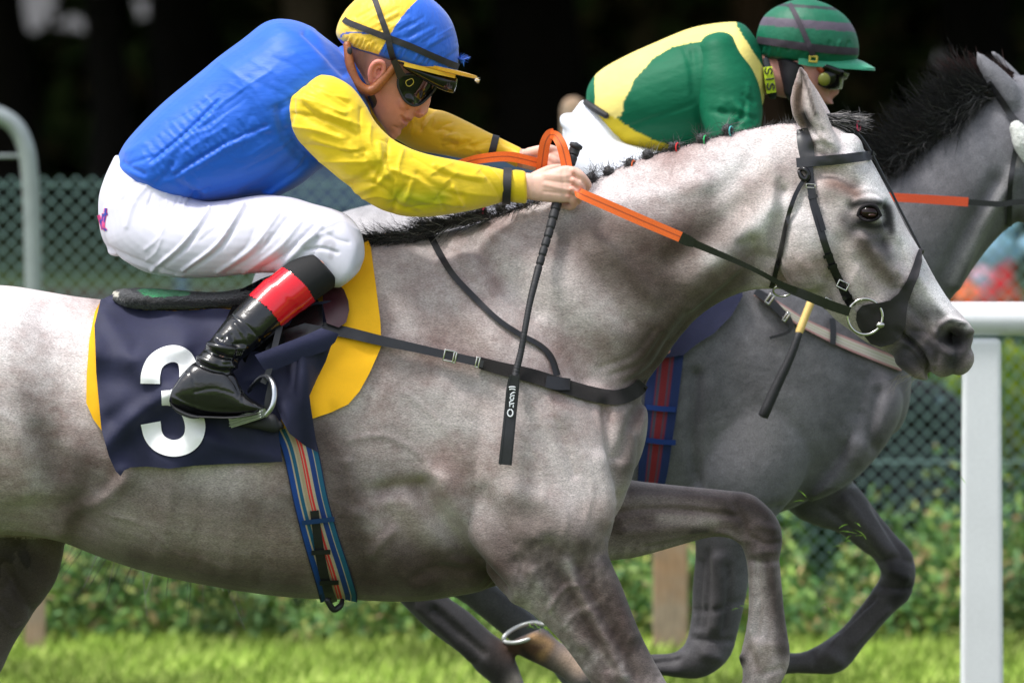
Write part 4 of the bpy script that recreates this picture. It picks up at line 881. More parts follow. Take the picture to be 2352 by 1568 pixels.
# head and face
loft(mb, [(910,313,884,296,0,.016),(920,300,866,272,0,.036),(930,292,852,248,0,.048),(940,282,842,228,0,.056),(948,272,832,205,0,.062),(958,252,822,180,0,.067),(972,232,810,152,0,.071),(987,208,800,125,0,.074),(1004,180,796,95,0,.078),(1022,148,795,60,0,.081),(1030,105,810,28,0,.08),(1010,60,850,5,0,.066)], seg=36, n=2.15, cap0=.9, cap1=.6)
loft(mb, [(991,214,965,202,0,.010),(989,232,960,222,0,.012),(985,248,955,240,0,.014),(981,260,954,254,0,.017),(972,268,952,262,0,.015)], seg=20, cap0=.8, cap1=.7)
for sg in (-1, 1): ball(mb, P(966, 262, sg*.012), (.010,.008,.007), 12)
ball(mb, P(906, 302, 0), (.016,.018,.014), 14); ball(mb, P(925, 230, -.048), (.03,.018,.025), 14)
V, F = remesh(mb, .0026); V = smooth(V, F, 3)
S = [([(922,268),(934,279),(944,284)],2.8,-.0045),([(930,268),(942,274),(950,276)],3,.0016),([(922,280),(932,288),(938,290)],3.2,.002), ([(926,222),(936,242),(932,262),(922,276)],4,-.0022), ([(955,254),(950,262),(958,268)],3,-.003), ([(962,266),(968,266)],2.4,-.003), ([(948,284),(936,282),(928,276)],2.4,-.0025),
 ([(905,292),(915,296),(922,292)],3,-.003), ([(950,225),(945,240)],7,-.002), ([(900,215),(905,240),(900,270)],14,-.002), ([(860,240),(870,265),(888,292)],7,.002), ([(965,215),(962,235)],4,-.002),
 ([(1250,400),(1285,405),(1312,402)],5,.0015), ([(1252,414),(1285,419),(1312,420)],3.5,-.0015), ([(1250,424),(1285,432),(1308,436)],4,.0015), ([(1250,440),(1285,444),(1302,446)],3.5,-.0012), ([(1316,392)],6,.003), ([(1316,414)],6,.003),([(1312,434)],6,.003),([(1306,452)],5,.002),
 ([(1318,404),(1330,412)],2.6,-.003), ([(1316,426),(1326,432)],2.6,-.003), ([(1310,446),(1320,452)],2.6,-.003), ([(1225,404),(1228,450)],5,-.001), ([(1292,392),(1296,460)],4,-.0014)]
V = sculpt(V, F, S, ymax=.05); px, py = to_px(V); C = np.tile(np.array(SK), (len(V), 1))
paint(C, V, [(880,220),(900,240),(925,250)], 26, L(206,128,112), .5); paint(C, V, [(925,280),(915,300),(905,308)], 14, L(178,124,106), .5); paint(C, V, [(938,272),(945,280),(938,288),(925,276)], 3.4, L(170,92,86), .8)
paint(C, V, [(900,290),(880,285)], 14, L(186,134,116), .4); paint(C, V, [(838,130),(838,190)], 16, L(120,92,80), .75, ylim=(-1,-.0)); paint(C, V, [(967,256),(978,262)], 8, L(212,134,118), .5)
hm = (px > 1200) & (py > 330) & (py < 485); C[hm] = L(232,188,170); paint(C, V, [(1316,392),(1316,414),(1312,434),(1306,452)], 7, L(222,150,134), .6, mask=hm); paint(C, V, [(1338,430),(1330,455),(1312,474)], 8, L(216,150,132), .5, mask=hm)
body = mk('body', V, F, SKINM, j1, C); V_face, F_face = V, F
# nails
mb = MB()
# ear
mb = MB()
tube(mb, [(852,186,-.082,.006),(850,168,-.088,.006),(856,150,-.093,.006),(868,142,-.095,.0065),(880,146,-.094,.006),(882,160,-.090,.0055),(874,174,-.086,.005),(864,188,-.082,.005),(856,196,-.078,.006)], 4, 10)
tube(mb, [(862,176,-.082,.005),(862,162,-.086,.004),(869,153,-.088,.004),(876,156,-.087,.003)], 4, 8)
ball(mb, P(866, 166, -.076), (.013,.008,.022), 12, rot=rotY(.3)); V, F = remesh(mb, .0018); V = smooth(V, F, 2)
mk('ear', V, F, SKINM, body, np.tile(np.array(L(216,138,122)), (len(V), 1)))
# ---- jacket
mb = MB()
loft(mb, [(420,470,266,385,0,.14),(437,466,267,370,0,.155),(478,467,284,333,0,.168),(540,459,318,292,0,.178),(605,448,372,238,0,.186),(665,430,432,188,0,.192),(715,402,498,136,0,.196),(762,370,560,88,0,.198),(803,338,612,50,0,.192),(835,310,664,45,0,.172),(850,285,712,60,0,.14),(852,258,748,86,0,.10),(842,228,776,108,0,.072),(836,210,786,120,0,.064)], seg=44, n=2.2, cap0=.15, cap1=.05)
loft(mb, [(640,450,600,440,0,.10),(690,424,640,400,0,.12),(745,378,700,340,0,.12)], cap0=.4)
V, F = remesh(mb, .0032); V = smooth(V, F, 14)
rj = np.random.RandomState(12); S = []
# quilted seams of the body protector under the silk, gathers, creases
S += [([(345,372),(420,310),(500,232)],4,-.004), ([(400,402),(480,350),(560,310),(612,288)],4,-.004), ([(352,382),(430,318),(505,244)],7,.0025), ([(405,412),(485,362),(565,320),(615,298)],7,.0025)]
def gather(x0, y0, x1, y1, n, l, dx, dy, amp):
    for i in range(n):
        t = (i+rj.uniform(-.35, .35))/n; x, y = x0+(x1-x0)*t, y0+(y1-y0)*t; q = l*(.5+.8*rj.rand()); sg_ = -1 if i % 2 else 1
        bx, by = rj.uniform(-5, 5), rj.uniform(-5, 5)
        S.append(([(x, y), (x+dx*q*.5+bx, y+dy*q*.5+by), (x+dx*q, y+dy*q)], -3.2, sg_*amp*(.6+.7*rj.rand())))
gather(345,372,500,232, 30, 46, .62, .78, .0020); gather(345,372,500,232, 22, 30, -.62, -.7, .0013)
gather(400,402,612,288, 34, 40, -.55, -.8, .0020); gather(400,402,612,288, 24, 34, .5, .75, .0015)
for i in range(16):
    x0, y0 = 380+rj.rand()*300, 230+rj.rand()*170; l = 60+rj.rand()*80; S.append(([(x0, y0), (x0+l*.5, y0-l*.28+rj.uniform(-8, 8)), (x0+l, y0-l*.62)], -5, rj.choice([-.0022, .0022])))
for i in range(12):
    x0, y0 = 480+rj.rand()*200, 90+rj.rand()*120; l = 50+rj.rand()*60; S.append(([(x0, y0), (x0+l*.6, y0+l*.35), (x0+l, y0+l*.9)], -7, rj.choice([-.0018, .0018])))
S += [([(700,80),(740,120),(790,170)],8,-.006), ([(712,72),(755,105),(800,150)],7,.004), ([(730,72),(770,100)],5,-.004), ([(330,400),(300,385),(285,375)],6,-.004), ([(360,420),(380,400),(400,370)],7,-.004), ([(460,450),(420,430),(390,400)],8,-.005), ([(470,440),(430,415)],8,.004),
 ([(560,440),(620,410),(680,360)],10,-.004), ([(600,445),(650,410),(700,360)],6,.003), ([(660,300),(690,340),(720,370)],10,-.008), ([(640,250),(655,320),(700,370)],9,-.006), ([(590,200),(620,280),(660,340)],18,.004), ([(520,150),(600,200),(640,260)],40,.006), ([(560,300),(640,320)],14,-.003),
 ([(290,350),(330,330)],8,.003), ([(300,375),(350,360)],5,-.003),([(640,60),(700,100),(740,140)],16,.004),([(430,462),(455,440),(480,432)],5,-.004)]
V = sculpt(V, F, S, both=False); V = smooth(V, F, 1)
BLU = L(22,98,214); C = np.tile(np.array(BLU), (len(V), 1)); px, py = to_px(V)
jk = mk('jacket', V, F, SILKB, j1, C)
def cloth_part(name, lofts, strokes, m, col, par, vox=.0038, it=5, both=False, post=None, caps=(.2, .2), vx=.0030):
    mb = MB()
    for l_ in lofts: loft(mb, l_, seg=32, n=2.05, cap0=caps[0], cap1=caps[1])
    V, F = remesh(mb, vx); V = smooth(V, F, it+4); V = sculpt(V, F, strokes, both=both); V = smooth(V, F, 1); C = np.tile(np.array(col), (len(V), 1))
    if post: post(V, C)
    return mk(name, V, F, m, par, C)
YS = L(250,212,30)
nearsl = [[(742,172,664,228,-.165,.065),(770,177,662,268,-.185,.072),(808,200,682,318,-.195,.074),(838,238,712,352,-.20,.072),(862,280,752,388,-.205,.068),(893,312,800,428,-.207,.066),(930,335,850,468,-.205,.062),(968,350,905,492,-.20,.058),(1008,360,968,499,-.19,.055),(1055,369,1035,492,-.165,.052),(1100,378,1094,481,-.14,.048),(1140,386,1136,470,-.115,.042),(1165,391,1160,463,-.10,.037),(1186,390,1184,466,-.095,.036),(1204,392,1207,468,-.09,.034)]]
rj = np.random.RandomState(5); S = [([(665,330),(668,270),(680,210),(712,178)],6,-.006), ([(790,430),(830,410),(870,380)],9,-.006), ([(800,445),(850,430),(890,400)],8,.005), ([(900,420),(860,395),(835,360)],8,-.005), ([(930,430),(910,460),(900,488)],7,-.006), ([(945,420),(930,460)],8,.006), ([(870,330),(880,380),(905,420)],8,.006),
 ([(885,360),(875,390),(862,420)],5,-.006), ([(960,400),(1000,430),(1060,450)],8,-.005), ([(940,450),(1000,470),(1060,470)],8,.004), ([(1000,380),(1050,400),(1110,410)],7,.004), ([(720,200),(760,230),(800,250)],8,-.004), ([(700,230),(750,262),(800,280)],8,.004), ([(700,270),(760,300),(800,320)],8,-.004), ([(720,320),(770,340),(820,345)],7,.004),
 ([(690,190),(740,205),(800,238)],-6,-.005), ([(676,225),(730,236),(790,262)],-6,.005), ([(668,262),(720,268),(780,290),(820,310)],-7,-.006), ([(672,290),(730,300),(790,318)],-6,.005), ([(700,335),(750,338),(800,350),(840,345)],-6,-.005),
 ([(735,370),(780,372),(840,372)],-6,.004), ([(830,250),(828,300),(842,350)],-6,-.005), ([(850,290),(850,330),(870,370)],-6,.005), ([(800,430),(850,420),(890,440),(910,470)],-6,-.006), ([(830,455),(870,450),(900,462)],-5,.005), ([(895,320),(890,370),(905,420),(895,470)],-6,-.006), ([(925,345),(915,390),(930,430)],-6,.005),
 ([(935,480),(990,470),(1060,478)],-5,-.004), ([(950,360),(1020,400),(1100,420)],-7,-.004), ([(930,400),(1000,430),(1080,445),(1140,450)],-7,.004), ([(1100,385),(1130,420),(1150,462)],-5,-.003), ([(1120,384),(1145,410),(1156,440)],-4,.003),
 ([(1168,388),(1167,466)],8,-.003), ([(905,470),(960,490)],6,-.004),([(1010,450),(1020,480)],5,-.004),([(1040,430),(1060,470)],5,.004)]
for i in range(9):
    t = rj.rand(); x0 = 700+t*230; y0 = 230+t*190+rj.normal()*40; l = 30+rj.rand()*40; a = rj.uniform(-.2, .9); bw = rj.uniform(-9, 9); S.append(([(x0,y0),(x0+l*.6*cos(a)-bw*sin(a),y0+l*.6*sin(a)+bw*cos(a)),(x0+l*1.2*cos(a),y0+l*1.2*sin(a))],-5,rj.choice([-.0036,.0034])))
for i in range(7):
    t = rj.rand(); x0 = 960+t*160; y0 = 390+rj.rand()*80; l = 24+rj.rand()*30; a = rj.uniform(-.9, .4); S.append(([(x0,y0),(x0+l*.5*cos(a)+4,y0+l*.5*sin(a)-4),(x0+l*cos(a),y0+l*sin(a))],-4.5,rj.choice([-.0032,.003])))
def sleeve_tint(V, C):
    paint(C, V, [(915,450),(960,460),(1010,455)], 22, L(150,180,20), .55); paint(C, V, [(860,350),(880,400)], 20, L(222,210,30), .35)  # greener and darker yellow tint round the near elbow
cloth_part('sleeve', nearsl, S, SILKY, YS, jk, post=sleeve_tint)
farsl = [[(840,175,780,240,.17,.06),(905,220,850,290,.18,.058),(982,247,905,318,.17,.055),(1025,257,955,345,.15,.052),(1075,280,1010,355,.12,.048),(1118,302,1075,366,.09,.042),(1140,312,1122,366,.07,.036),(1160,322,1150,368,.055,.032),(1197,340,1186,385,.035,.030)]]
S = []
for i in range(26):
    t = rj.rand(); x0 = 930+t*160; y0 = 270+t*50+rj.rand()*40; l = 24+rj.rand()*34; a = rj.uniform(-1.8, -.6) if t < .4 else rj.uniform(-.6, .8); S.append(([(x0,y0),(x0+l*.5*cos(a)+4,y0+l*.5*sin(a)-4),(x0+l*cos(a),y0+l*sin(a))],-4.5,rj.choice([-.0042,.004])))
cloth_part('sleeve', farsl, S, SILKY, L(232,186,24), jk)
# elastic cuff bands
mb = MB(); BJ = None
def band(mb, x1, y1, x2, y2, Y, w_, wid, thick=.002):
    c = (P(x1, y1, Y)+P(x2, y2, Y))/2; u = (P(x1, y1, Y)-P(x2, y2, Y))/2; ax = Vector((-u.z, 0, u.x)).normalized(); 
    if ax.x < 0: ax = -ax
    R = []
    for s_, g in ((-1, 0), (-1, 1), (1, 1), (1, 0)):
        t = np.linspace(0, 2*pi, 40, endpoint=False); f = 1+ (thick/u.length if g else -.02)
        R.append(np.array([[*(c+ax*s_*wid/2+u*f*cos(q)+Vector((0, 1, 0))*(w_*f)*sin(q)*1.0)] for q in t]))
    R.append(R[0]); V, F = rings(np.array(R), closed=False); mb.add(V, F)
band(mb, 1166, 389, 1163, 466, -.10, .040, .019, .0035); mb.build('cuff_band', STRAPM, jk, col=False)
mb = MB(); band(mb, 1139, 314, 1126, 366, .07, .038, .016, .0035); mb.build('cuff_band', STRAPM, jk, col=False)
# collar
mb = MB(); band(mb, 838, 216, 781, 112, 0, .07, .03, .004); MBc = mb.build('collar', SILKB, jk); MBc.data.attributes['col'].data.foreach_set('color', np.tile(np.array([*BLU, 1.0]), len(MBc.data.vertices)).astype(np.float32))
# ---- breeches
legN = [(415,440,236,480,-.07,.09),(468,462,250,560,-.09,.10),(530,458,318,618,-.115,.10),(600,448,400,637,-.135,.096),(665,452,490,637,-.155,.09),(720,468,580,628,-.175,.084),(768,481,655,628,-.195,.078),(806,500,718,640,-.21,.074),(832,540,748,654,-.22,.07),(838,585,765,660,-.225,.064),(828,618,776,660,-.225,.055)]
legF = [(a, b, c, d, -Y, w_) for a, b, c, d, Y, w_ in legN]
hips = [(440,455,262,360,0,.13),(462,468,240,408,0,.15),(478,478,226,460,0,.165),(470,500,230,530,0,.16),(440,540,250,580,0,.12)]
S = [([(232,560),(300,590),(400,628)],4,-.003),([(240,575),(330,612),(420,634)],4,.003),([(350,618),(420,560),(480,480)],4,.006),([(420,620),(500,560),(560,470)],4,.006),([(362,622),(430,566),(490,486)],5,-.004),([(432,622),(510,566),(570,476)],5,-.004),
 ([(500,625),(580,570),(640,490)],5,.004),([(520,628),(600,572),(660,500)],6,-.004),([(560,625),(640,570),(690,510)],6,.004),([(600,620),(660,580),(720,520)],6,-.005),([(640,620),(690,570),(740,520)],7,.005),
 ([(750,522),(785,508),(825,530)],-5,.004),([(742,530),(770,548),(800,556)],-5,-.004),([(690,560),(730,540),(760,530)],6,.003),([(700,575),(740,570),(775,580)],4,-.004),([(800,500),(830,560),(820,620)],10,-.003),
 ([(330,400),(300,430),(280,470)],7,-.003),([(350,415),(310,460),(290,520)],6,.003),([(420,455),(360,440),(320,410)],6,.003),([(480,478),(600,470),(700,490)],3,.003)]
rj = np.random.RandomState(9)
for i in range(8):
    t = rj.rand(); x0 = 330+t*380; y0 = 500+rj.rand()*90; l = 50+rj.rand()*60; S.append(([(x0,y0+l*.35),(x0+l*.4,y0),(x0+l*.62,y0-l*.5)],-(4+rj.rand()*3),rj.choice([-.0026,.0024])))
for i in range(12):
    x0 = 330+rj.rand()*120; y0 = 440+rj.rand()*25; l = 20+rj.rand()*20; S.append(([(x0,y0),(x0-l*.35,y0+l)],3,rj.choice([-.0018,.0018])))
def gp(V, C):
    paint(C, V, [(748,560),(765,556),(760,590)], 7, L(175,172,182), .7, hard=4); paint(C, V, [(722,535),(732,545)], 4, L(160,158,170), .5)
bre = cloth_part('breeches', [hips, legN, legF], S, BREE, L(212,210,224), j1, vox=.0042, it=7, post=gp)
# belt edge peeking above the waist
BB = bvh(np.array([v.co[:] for v in bre.data.vertices]), [tuple(p.vertices) for p in bre.data.polygons])
# embroidered letters at the back of the hip
PINK = mat('pink_thread', col=L(226,70,140), rough=.6, attr=False); BLT = mat('blue_thread', col=L(44,60,170), rough=.6, attr=False)
mb = MB(); m2 = MB()
def bl(m_, pts, wd, lift):
    ribbon(m_, [(x, y, wd) for x, y in pts], BB, lift, .0012, K=3, sub=3)
for pts in ([(243,478),(240,500),(237,520),(244,530)],[(234,494),(247,491)],[(226,494),(231,510),(236,527)],[(237,495),(234,508)]): bl(mb, pts, 7.5, .001); bl(m2, pts, 4.0, .0028)
mb.build('letter_outline', PINK, bre, col=False); m2.build('letters', BLT, bre, col=False)
# ---- boots
for sg in (-1, 1):
    o_ = lambda Y: sg*abs(Y)
    bt = empty('boot_tmp'); bpy.data.objects.remove(bt)
    lofts = [[(781,648,712,575,o_(.235),.058),(762,664,684,590,o_(.245),.057),(735,683,655,608,o_(.255),.056),(700,710,620,637,o_(.268),.055),(690,716,606,645,o_(.27),.055),(650,748,566,684,o_(.285),.054),(610,783,530,722,o_(.30),.052),(588,800,515,738,o_(.308),.049),(570,814,498,760,o_(.318),.047),(552,830,474,792,o_(.33),.045),(545,845,452,822,o_(.335),.043)],
             [(400,884,388,922,o_(.34),.028),(420,856,397,940,o_(.34),.036),(446,832,424,950,o_(.342),.038),(480,824,462,956,o_(.344),.038),(515,830,500,955,o_(.346),.038),(541,862,532,953,o_(.35),.039),(560,900,556,950,o_(.354),.041),(584,919,584,947,o_(.358),.040),(606,931,606,944,o_(.36),.028)]]
    mb = MB()
    for l_ in lofts: loft(mb, l_, seg=32, n=2.1, cap0=.1, cap1=.5)
    V, F = remesh(mb, .0035); V = smooth(V, F, 4)
    if sg < 0:
        rj = np.random.RandomState(3); S = [([(470,800),(510,820),(555,828)],6,-.006),([(476,790),(520,800),(552,800)],7,.006),([(500,775),(530,790),(560,790)],5,-.005),([(455,820),(500,838),(548,842)],6,.005),([(450,832),(490,850),(540,856)],5,-.005),([(530,770),(545,800),(545,835)],6,-.005),([(430,850),(446,880),(446,950)],2.2,-.0025),([(446,900),(490,892),(540,905)],2,-.002),([(556,900),(560,950)],2,-.002),
          ([(396,912),(440,932),(500,945),(600,944)],3,.003),([(530,722),(570,750),(606,786)],3,-.003),([(515,850),(540,880),(550,905)],5,-.004),([(540,745),(560,770),(562,800)],5,.004)]
        for i in range(10):
            x0, y0 = 480+rj.rand()*60, 780+rj.rand()*70; S.append(([(x0,y0),(x0+30*rj.rand()+10,y0+rj.uniform(-16,16))],4,rj.choice([-.003,.003])))
        V = sculpt(V, F, S)
    px, py = to_px(V); Nn = normals(V, F)
    # distance along the shin measured from the knee: soft black top, red band, black patent
    t = (px-744)*(-.749)+(py-611)*.663+.0*px
    bow = ((px-744)*.663+(py-611)*.749)**2*.0032
    for nm, m_, mask, colr in (('boot_top', 'a', t-bow < 62, L(20,20,22)), ('red_band', 'b', (t-bow >= 62) & (t-bow < 158), L(226,10,34)), ('boot_foot', 'c', t-bow >= 158, L(16,16,18))):
        if m_ == 'a': vm = t-bow < 66
        elif m_ == 'b': vm = (t-bow > 60) & (t-bow < 162)
        else: vm = t-bow > 158
        if m_ in 'ab': vm &= (py < 800)
        else: vm |= (py >= 800)
        fm = vm[F].all(1); ids = np.unique(F[fm]); re_i = -np.ones(len(V), int); re_i[ids] = np.arange(len(ids))
        off = {'a': .0, 'b': .0014, 'c': .0}[m_]
        Vp = V[ids]+Nn[ids]*off
        mm = {'a': mat('boot_neoprene', rough=.8, attr=True, var=.1, vscale=40), 'b': mat('red_patent', rough=.14, coat=.5, attr=True, var=.06, vscale=12, bump=.15, bscale=9, bdist=.01), 'c': BOOTM}[m_]
        if m_ == 'a': parent_b = mk('boot', Vp, re_i[F[fm]], mm, j1, np.tile(np.array(colr), (len(ids), 1)))
        else: mk(nm, Vp, re_i[F[fm]], mm, parent_b, np.tile(np.array(colr), (len(ids), 1)))
    mb = MB(); loft(mb, [(392,922,394,932,o_(.34),.026),(404,932,408,948,o_(.34),.034),(432,946,436,960,o_(.342),.036),(456,953,458,961,o_(.343),.036)], n=2.6, cap0=.5, cap1=.2); loft(mb, [(456,953,458,959,o_(.343),.034),(530,955,530,961,o_(.348),.038),(580,948,580,953,o_(.355),.040),(604,941,604,946,o_(.36),.03)], n=2.6, cap0=.2, cap1=.6); mb.build('sole', RUB, parent_b, col=False)
# ---- cap and helmet
hel = empty('helmet_tmp'); bpy.data.objects.remove(hel)
mb = MB()
loft(mb, [(1046,172,782,97,0,.098),(1051,160,776,88,0,.104),(1054,128,772,72,0,.109),(1051,92,781,44,0,.108),(1038,50,802,14,0,.099),(1015,18,832,-12,0,.083),(980,-10,872,-27,0,.056),(950,-22,905,-30,0,.03)], seg=60, cap0=.15, cap1=.8, n=2.05, sub=7)
V, F = remesh(mb, .0026); V = smooth(V, F, 4)
rj = np.random.RandomState(2); S = []
for i in range(60):
    x0 = 790+rj.rand()*250; y0 = 40+ (x0-790)*.28+rj.rand()*70-20; l = 20+rj.rand()*40; S.append(([(x0,y0),(x0+l*.9,y0-l*.5)],2.5+rj.rand()*3,rj.choice([-.0011,.001])))
for i in range(50):
    t = rj.rand(); x0 = 790+t*250; y0 = 100+t*62; S.append(([(x0,y0),(x0+8,y0-12-rj.rand()*8)],2,rj.choice([-.0016,.0014])))
V = sculpt(V, F, S); px, py = to_px(V)
YC = L(250,206,56); C = np.tile(np.array(BLU), (len(V), 1))
# quartered cap: yellow quarter behind the seam
seam = np.interp(py, [-30,11,29,55,77,100,125,170], [985,949,931,911,898,884,870,858])
q_ = (px < seam)
C[q_] = YC; C[(V[:, 1] > 0) & ~q_] = YC; C[(V[:, 1] > 0) & q_] = BLU
d = pldist(px, py, catmull([(777,92),(812,112),(867,128),(905,143),(940,150)], 4)); C[d < 3.2] = L(16,66,170)
d = pldist(px, py, catmull([(783,86),(786,80),(800,76),(832,76),(846,78)], 4)); C[(d < 1.8) & (V[:, 1] < 0)] = L(30,90,190)
helm = mk('cap', V, F, CAPM, j1, C)
BH = bvh(V, F)
mb = MB(); ribbon(mb, [(789,44,13),(800,52,14),(840,68,14),(887,86,15),(940,106,15),(990,128,15),(1030,145,15),(1054,154,14)], BH, .002, .003, K=5, smoothk=2); ribbon(mb, [(855,-12,13),(861,0,13),(875,40,13),(890,82,14),(897,115,14),(906,145,14)], BH, .004, .003, K=5, smoothk=2)
ribbon(mb, [(904,138,15,-.112),(912,155,16,-.104),(922,176,22,-.092)], None, th=.003, K=3); mb.build('goggle_strap', STRAPM, helm, col=False)
# peak
mb = MB(); pk = []
for (fr, yy) in [(t, 0) for t in np.linspace(-1, 1, 25)]:
    a = fr*1.25; Y = .098*sin(a)*1.02
    bx, by = 1046-(1-cos(a))*185, 166-(1-cos(a))*42
    L_ = 50*max(0, cos(a*1.05))**.8
    pk.append([P(bx-6, by-7, Y), P(bx+L_*.5, by+L_*.12-5, Y*1.02), P(bx+L_, by+L_*.30-6, Y*.99), P(bx+L_, by+L_*.30+1, Y*.99), P(bx+L_*.5, by+L_*.12+5, Y*1.02), P(bx-6, by+3, Y)])
pk = np.array([[list(p) for p in r] for r in pk]); V2, F2 = rings(pk); cc = np.tile(np.array(L(240,178,30)), (len(V2), 1)); mb.add(V2, F2, cc)
rj = np.random.RandomState(8); strands(mb, lambda r: P(1092+r.normal()*2, 179+r.rand()*8, r.uniform(-.04, .04)), 60, .008, lambda r, p: (1, r.normal()*.6, -.4+r.normal()*.6), wid=.0007, curl=.5, seed=71, seg=3, cols=((240,200,80),(40,110,200),(240,236,226)), cw=(.5,.2,.3))
mb.build('peak', CAPM, helm)
mb = MB(); ribbon(mb, [(928,148,9,-.100),(970,158,9,-.092),(1010,168,9,-.07),(1046,176,9,-.04)], None, th=.003, K=3, C=np.array([L(244,196,52)]*3)); mb.build('trim', CAPM, helm)
mb = MB(); strands(mb, lambda r: P(1050+r.rand()*8, 132+r.rand()*6, -.01+r.normal()*.004), 40, .018, lambda r, p: (1, r.normal()*.3, r.normal()*.35-.1), wid=.0022, curl=.7, seed=72, seg=4, cols=((20,90,200),(40,120,220),(16,70,160)), cw=(.5,.3,.2)); mb.build('tie_ribbon', CAPM, helm)
# leather chin harness round the ear
TAN = mat('tan_leather', rough=.45, var=.15, vscale=80, bump=.5, bscale=220, bdist=.002)
mb = MB(); tube(mb, [(797,104,-.070,.009),(800,125,-.076,.010),(804,150,-.080,.011),(812,175,-.082,.011),(824,196,-.083,.0115),(842,208,-.082,.012),(858,206,-.083,.012),(872,192,-.084,.012),(888,174,-.085,.011),(902,158,-.088,.010),(908,148,-.09,.009)], 4, 14, C=L(150,88,48)); tube(mb, [(846,208,-.078,.009),(856,228,-.06,.008),(862,244,-.03,.008),(866,250,0,.008),(862,244,.03,.008),(850,214,.07,.009)], 4, 12, C=L(40,32,30)); mb.build('chin_harness', TAN, j1)
mb = MB(); ball(mb, P(803, 118, -.084), (.006,.003,.010), 12); mb.build('vent', RUB, j1, col=False)
# goggles
LENS = mat('goggle_lens', col=L(14,13,9), rough=.06, attr=False, spec=.45)
BF = bvh(V_face, F_face)
gp_ = [(914,182),(925,174),(945,171),(966,176),(985,186),(1001,197),(998,207),(988,219),(974,233),(962,241),(950,243),(938,238),(928,228),(919,212),(914,197)]
gog = patch('goggles', gp_, BF, .009, .004, LENS, j1, step=4, sm=12, miss=.006)
gv = np.array([v.co[:] for v in gog.data.vertices]); GB = bvh(gv, [tuple(p.vertices) for p in gog.data.polygons])
mb = MB(); q = catmull(gp_+[gp_[0]], 3); pts = []
for x, y in q:
    cx4, cy4 = x+(957-x)*.06, y+(206-y)*.06; h_, _ = hit(GB, cx4, cy4); pts.append((x, y, (h_.y if h_ is not None else -.05)-.001, .0028))
tube(mb, pts, 1, 8, cap=0); fr_ = mb.build('frame', RUB, gog, col=False)
g2m = gog.copy(); g2m.data = gog.data.copy(); g2m.data.transform(Matrix.Scale(-1, 4, (0, 1, 0))); g2m.data.flip_normals(); COL.objects.link(g2m)
mb = MB(); GOLD = mat('gold_mark', col=L(196,178,70), rough=.4, attr=False)
EP = []
for (x, y) in [(933,186),(946,181),(950,190),(942,198),(935,197),(932,190),(934,186)]:
    h_, _ = hit(GB, x, y); EP.append((x, y, (h_.y if h_ is not None else -.09)-.001, .0009))
tube(mb, EP, 3, 6); mb.build('emblem', GOLD, gog, col=False)
# spare goggles pushed up under the peak
mb = MB(); loft(mb, [(930,150,926,156,-.094,.006),(960,158,950,172,-.086,.010),(995,168,985,192,-.066,.012),(1025,174,1018,208,-.045,.014),(1048,178,1040,214,-.02,.014)], cap0=.5, cap1=.5)
mb.build('spare_goggles', LENS, helm, col=False)
# ================================================================== DARK GREY HORSE AND ITS RIDER (behind)
Y2 = 1.5
COAT2 = mat('dark_grey_coat', rough=.6, var=.06, vscale=12, fine=.4, fscale=420, bump=.3, bscale=60, bdist=.004, sheen=.15, spec=.35)
mb = MB()
def lf(pairs, **k): loft(mb, pairs, dY=Y2, **k)
lf([(560,720,575,860,0,.12),(590,620,600,1000,0,.2),(640,560,640,1120,0,.25),(740,505,740,1200,0,.28),(850,470,860,1230,0,.28),(1000,455,1010,1240,0,.275),(1200,465,1210,1250,0,.275),(1400,440,1430,1250,0,.275),(1580,420,1590,1235,0,.27),(1720,440,1720,1205,0,.25),
    (1840,520,1830,1165,0,.225),(1930,620,1920,1112,0,.19),(2010,720,1985,1062,0,.14),(2060,800,2040,1000,0,.09)], seg=36, n=2.15, cap1=.5)
lf([(1600,425,1850,1050,0,.16),(1750,430,2000,980,0,.16),(1880,425,2078,900,0,.145),(1980,405,2110,810,0,.125),(2060,370,2160,725,0,.115),(2130,315,2212,650,0,.11),(2200,258,2268,573,0,.103),(2262,212,2315,525,0,.096),(2330,180,2360,497,0,.09)], seg=32, n=1.9, cap0=.2, cap1=.2)
lf([(2280,190,2300,480,0,.07),(2350,172,2340,505,0,.09),(2420,200,2400,560,0,.1),(2490,290,2440,600,0,.1),(2560,420,2480,640,0,.08),(2640,560,2540,680,0,.06),(2710,680,2610,760,0,.055),(2730,740,2670,800,0,.05)], seg=28, cap0=.5, cap1=.8)
for sg in (-1, 1):
    lf([(1990,800,1850,850,sg*.07,.07),(2062,880,1920,920,sg*.075,.08),(2070,950,1930,990,sg*.08,.085),(2030,1030,1900,1070,sg*.08,.08),(1990,1075,1860,1130,sg*.08,.07)], cap0=.8, cap1=.8)
# ears
lf([(2352,230,2290,235,-.055,.03),(2338,195,2272,205,-.058,.028),(2310,165,2256,175,-.06,.022),(2280,140,2244,148,-.06,.014),(2250,118,2238,122,-.058,.006)], cap1=.5)
lf([(2380,215,2330,190,.055,.03),(2350,180,2310,165,.06,.024),(2322,150,2292,145,.06,.016),(2290,118,2268,116,.06,.006)], cap1=.5)
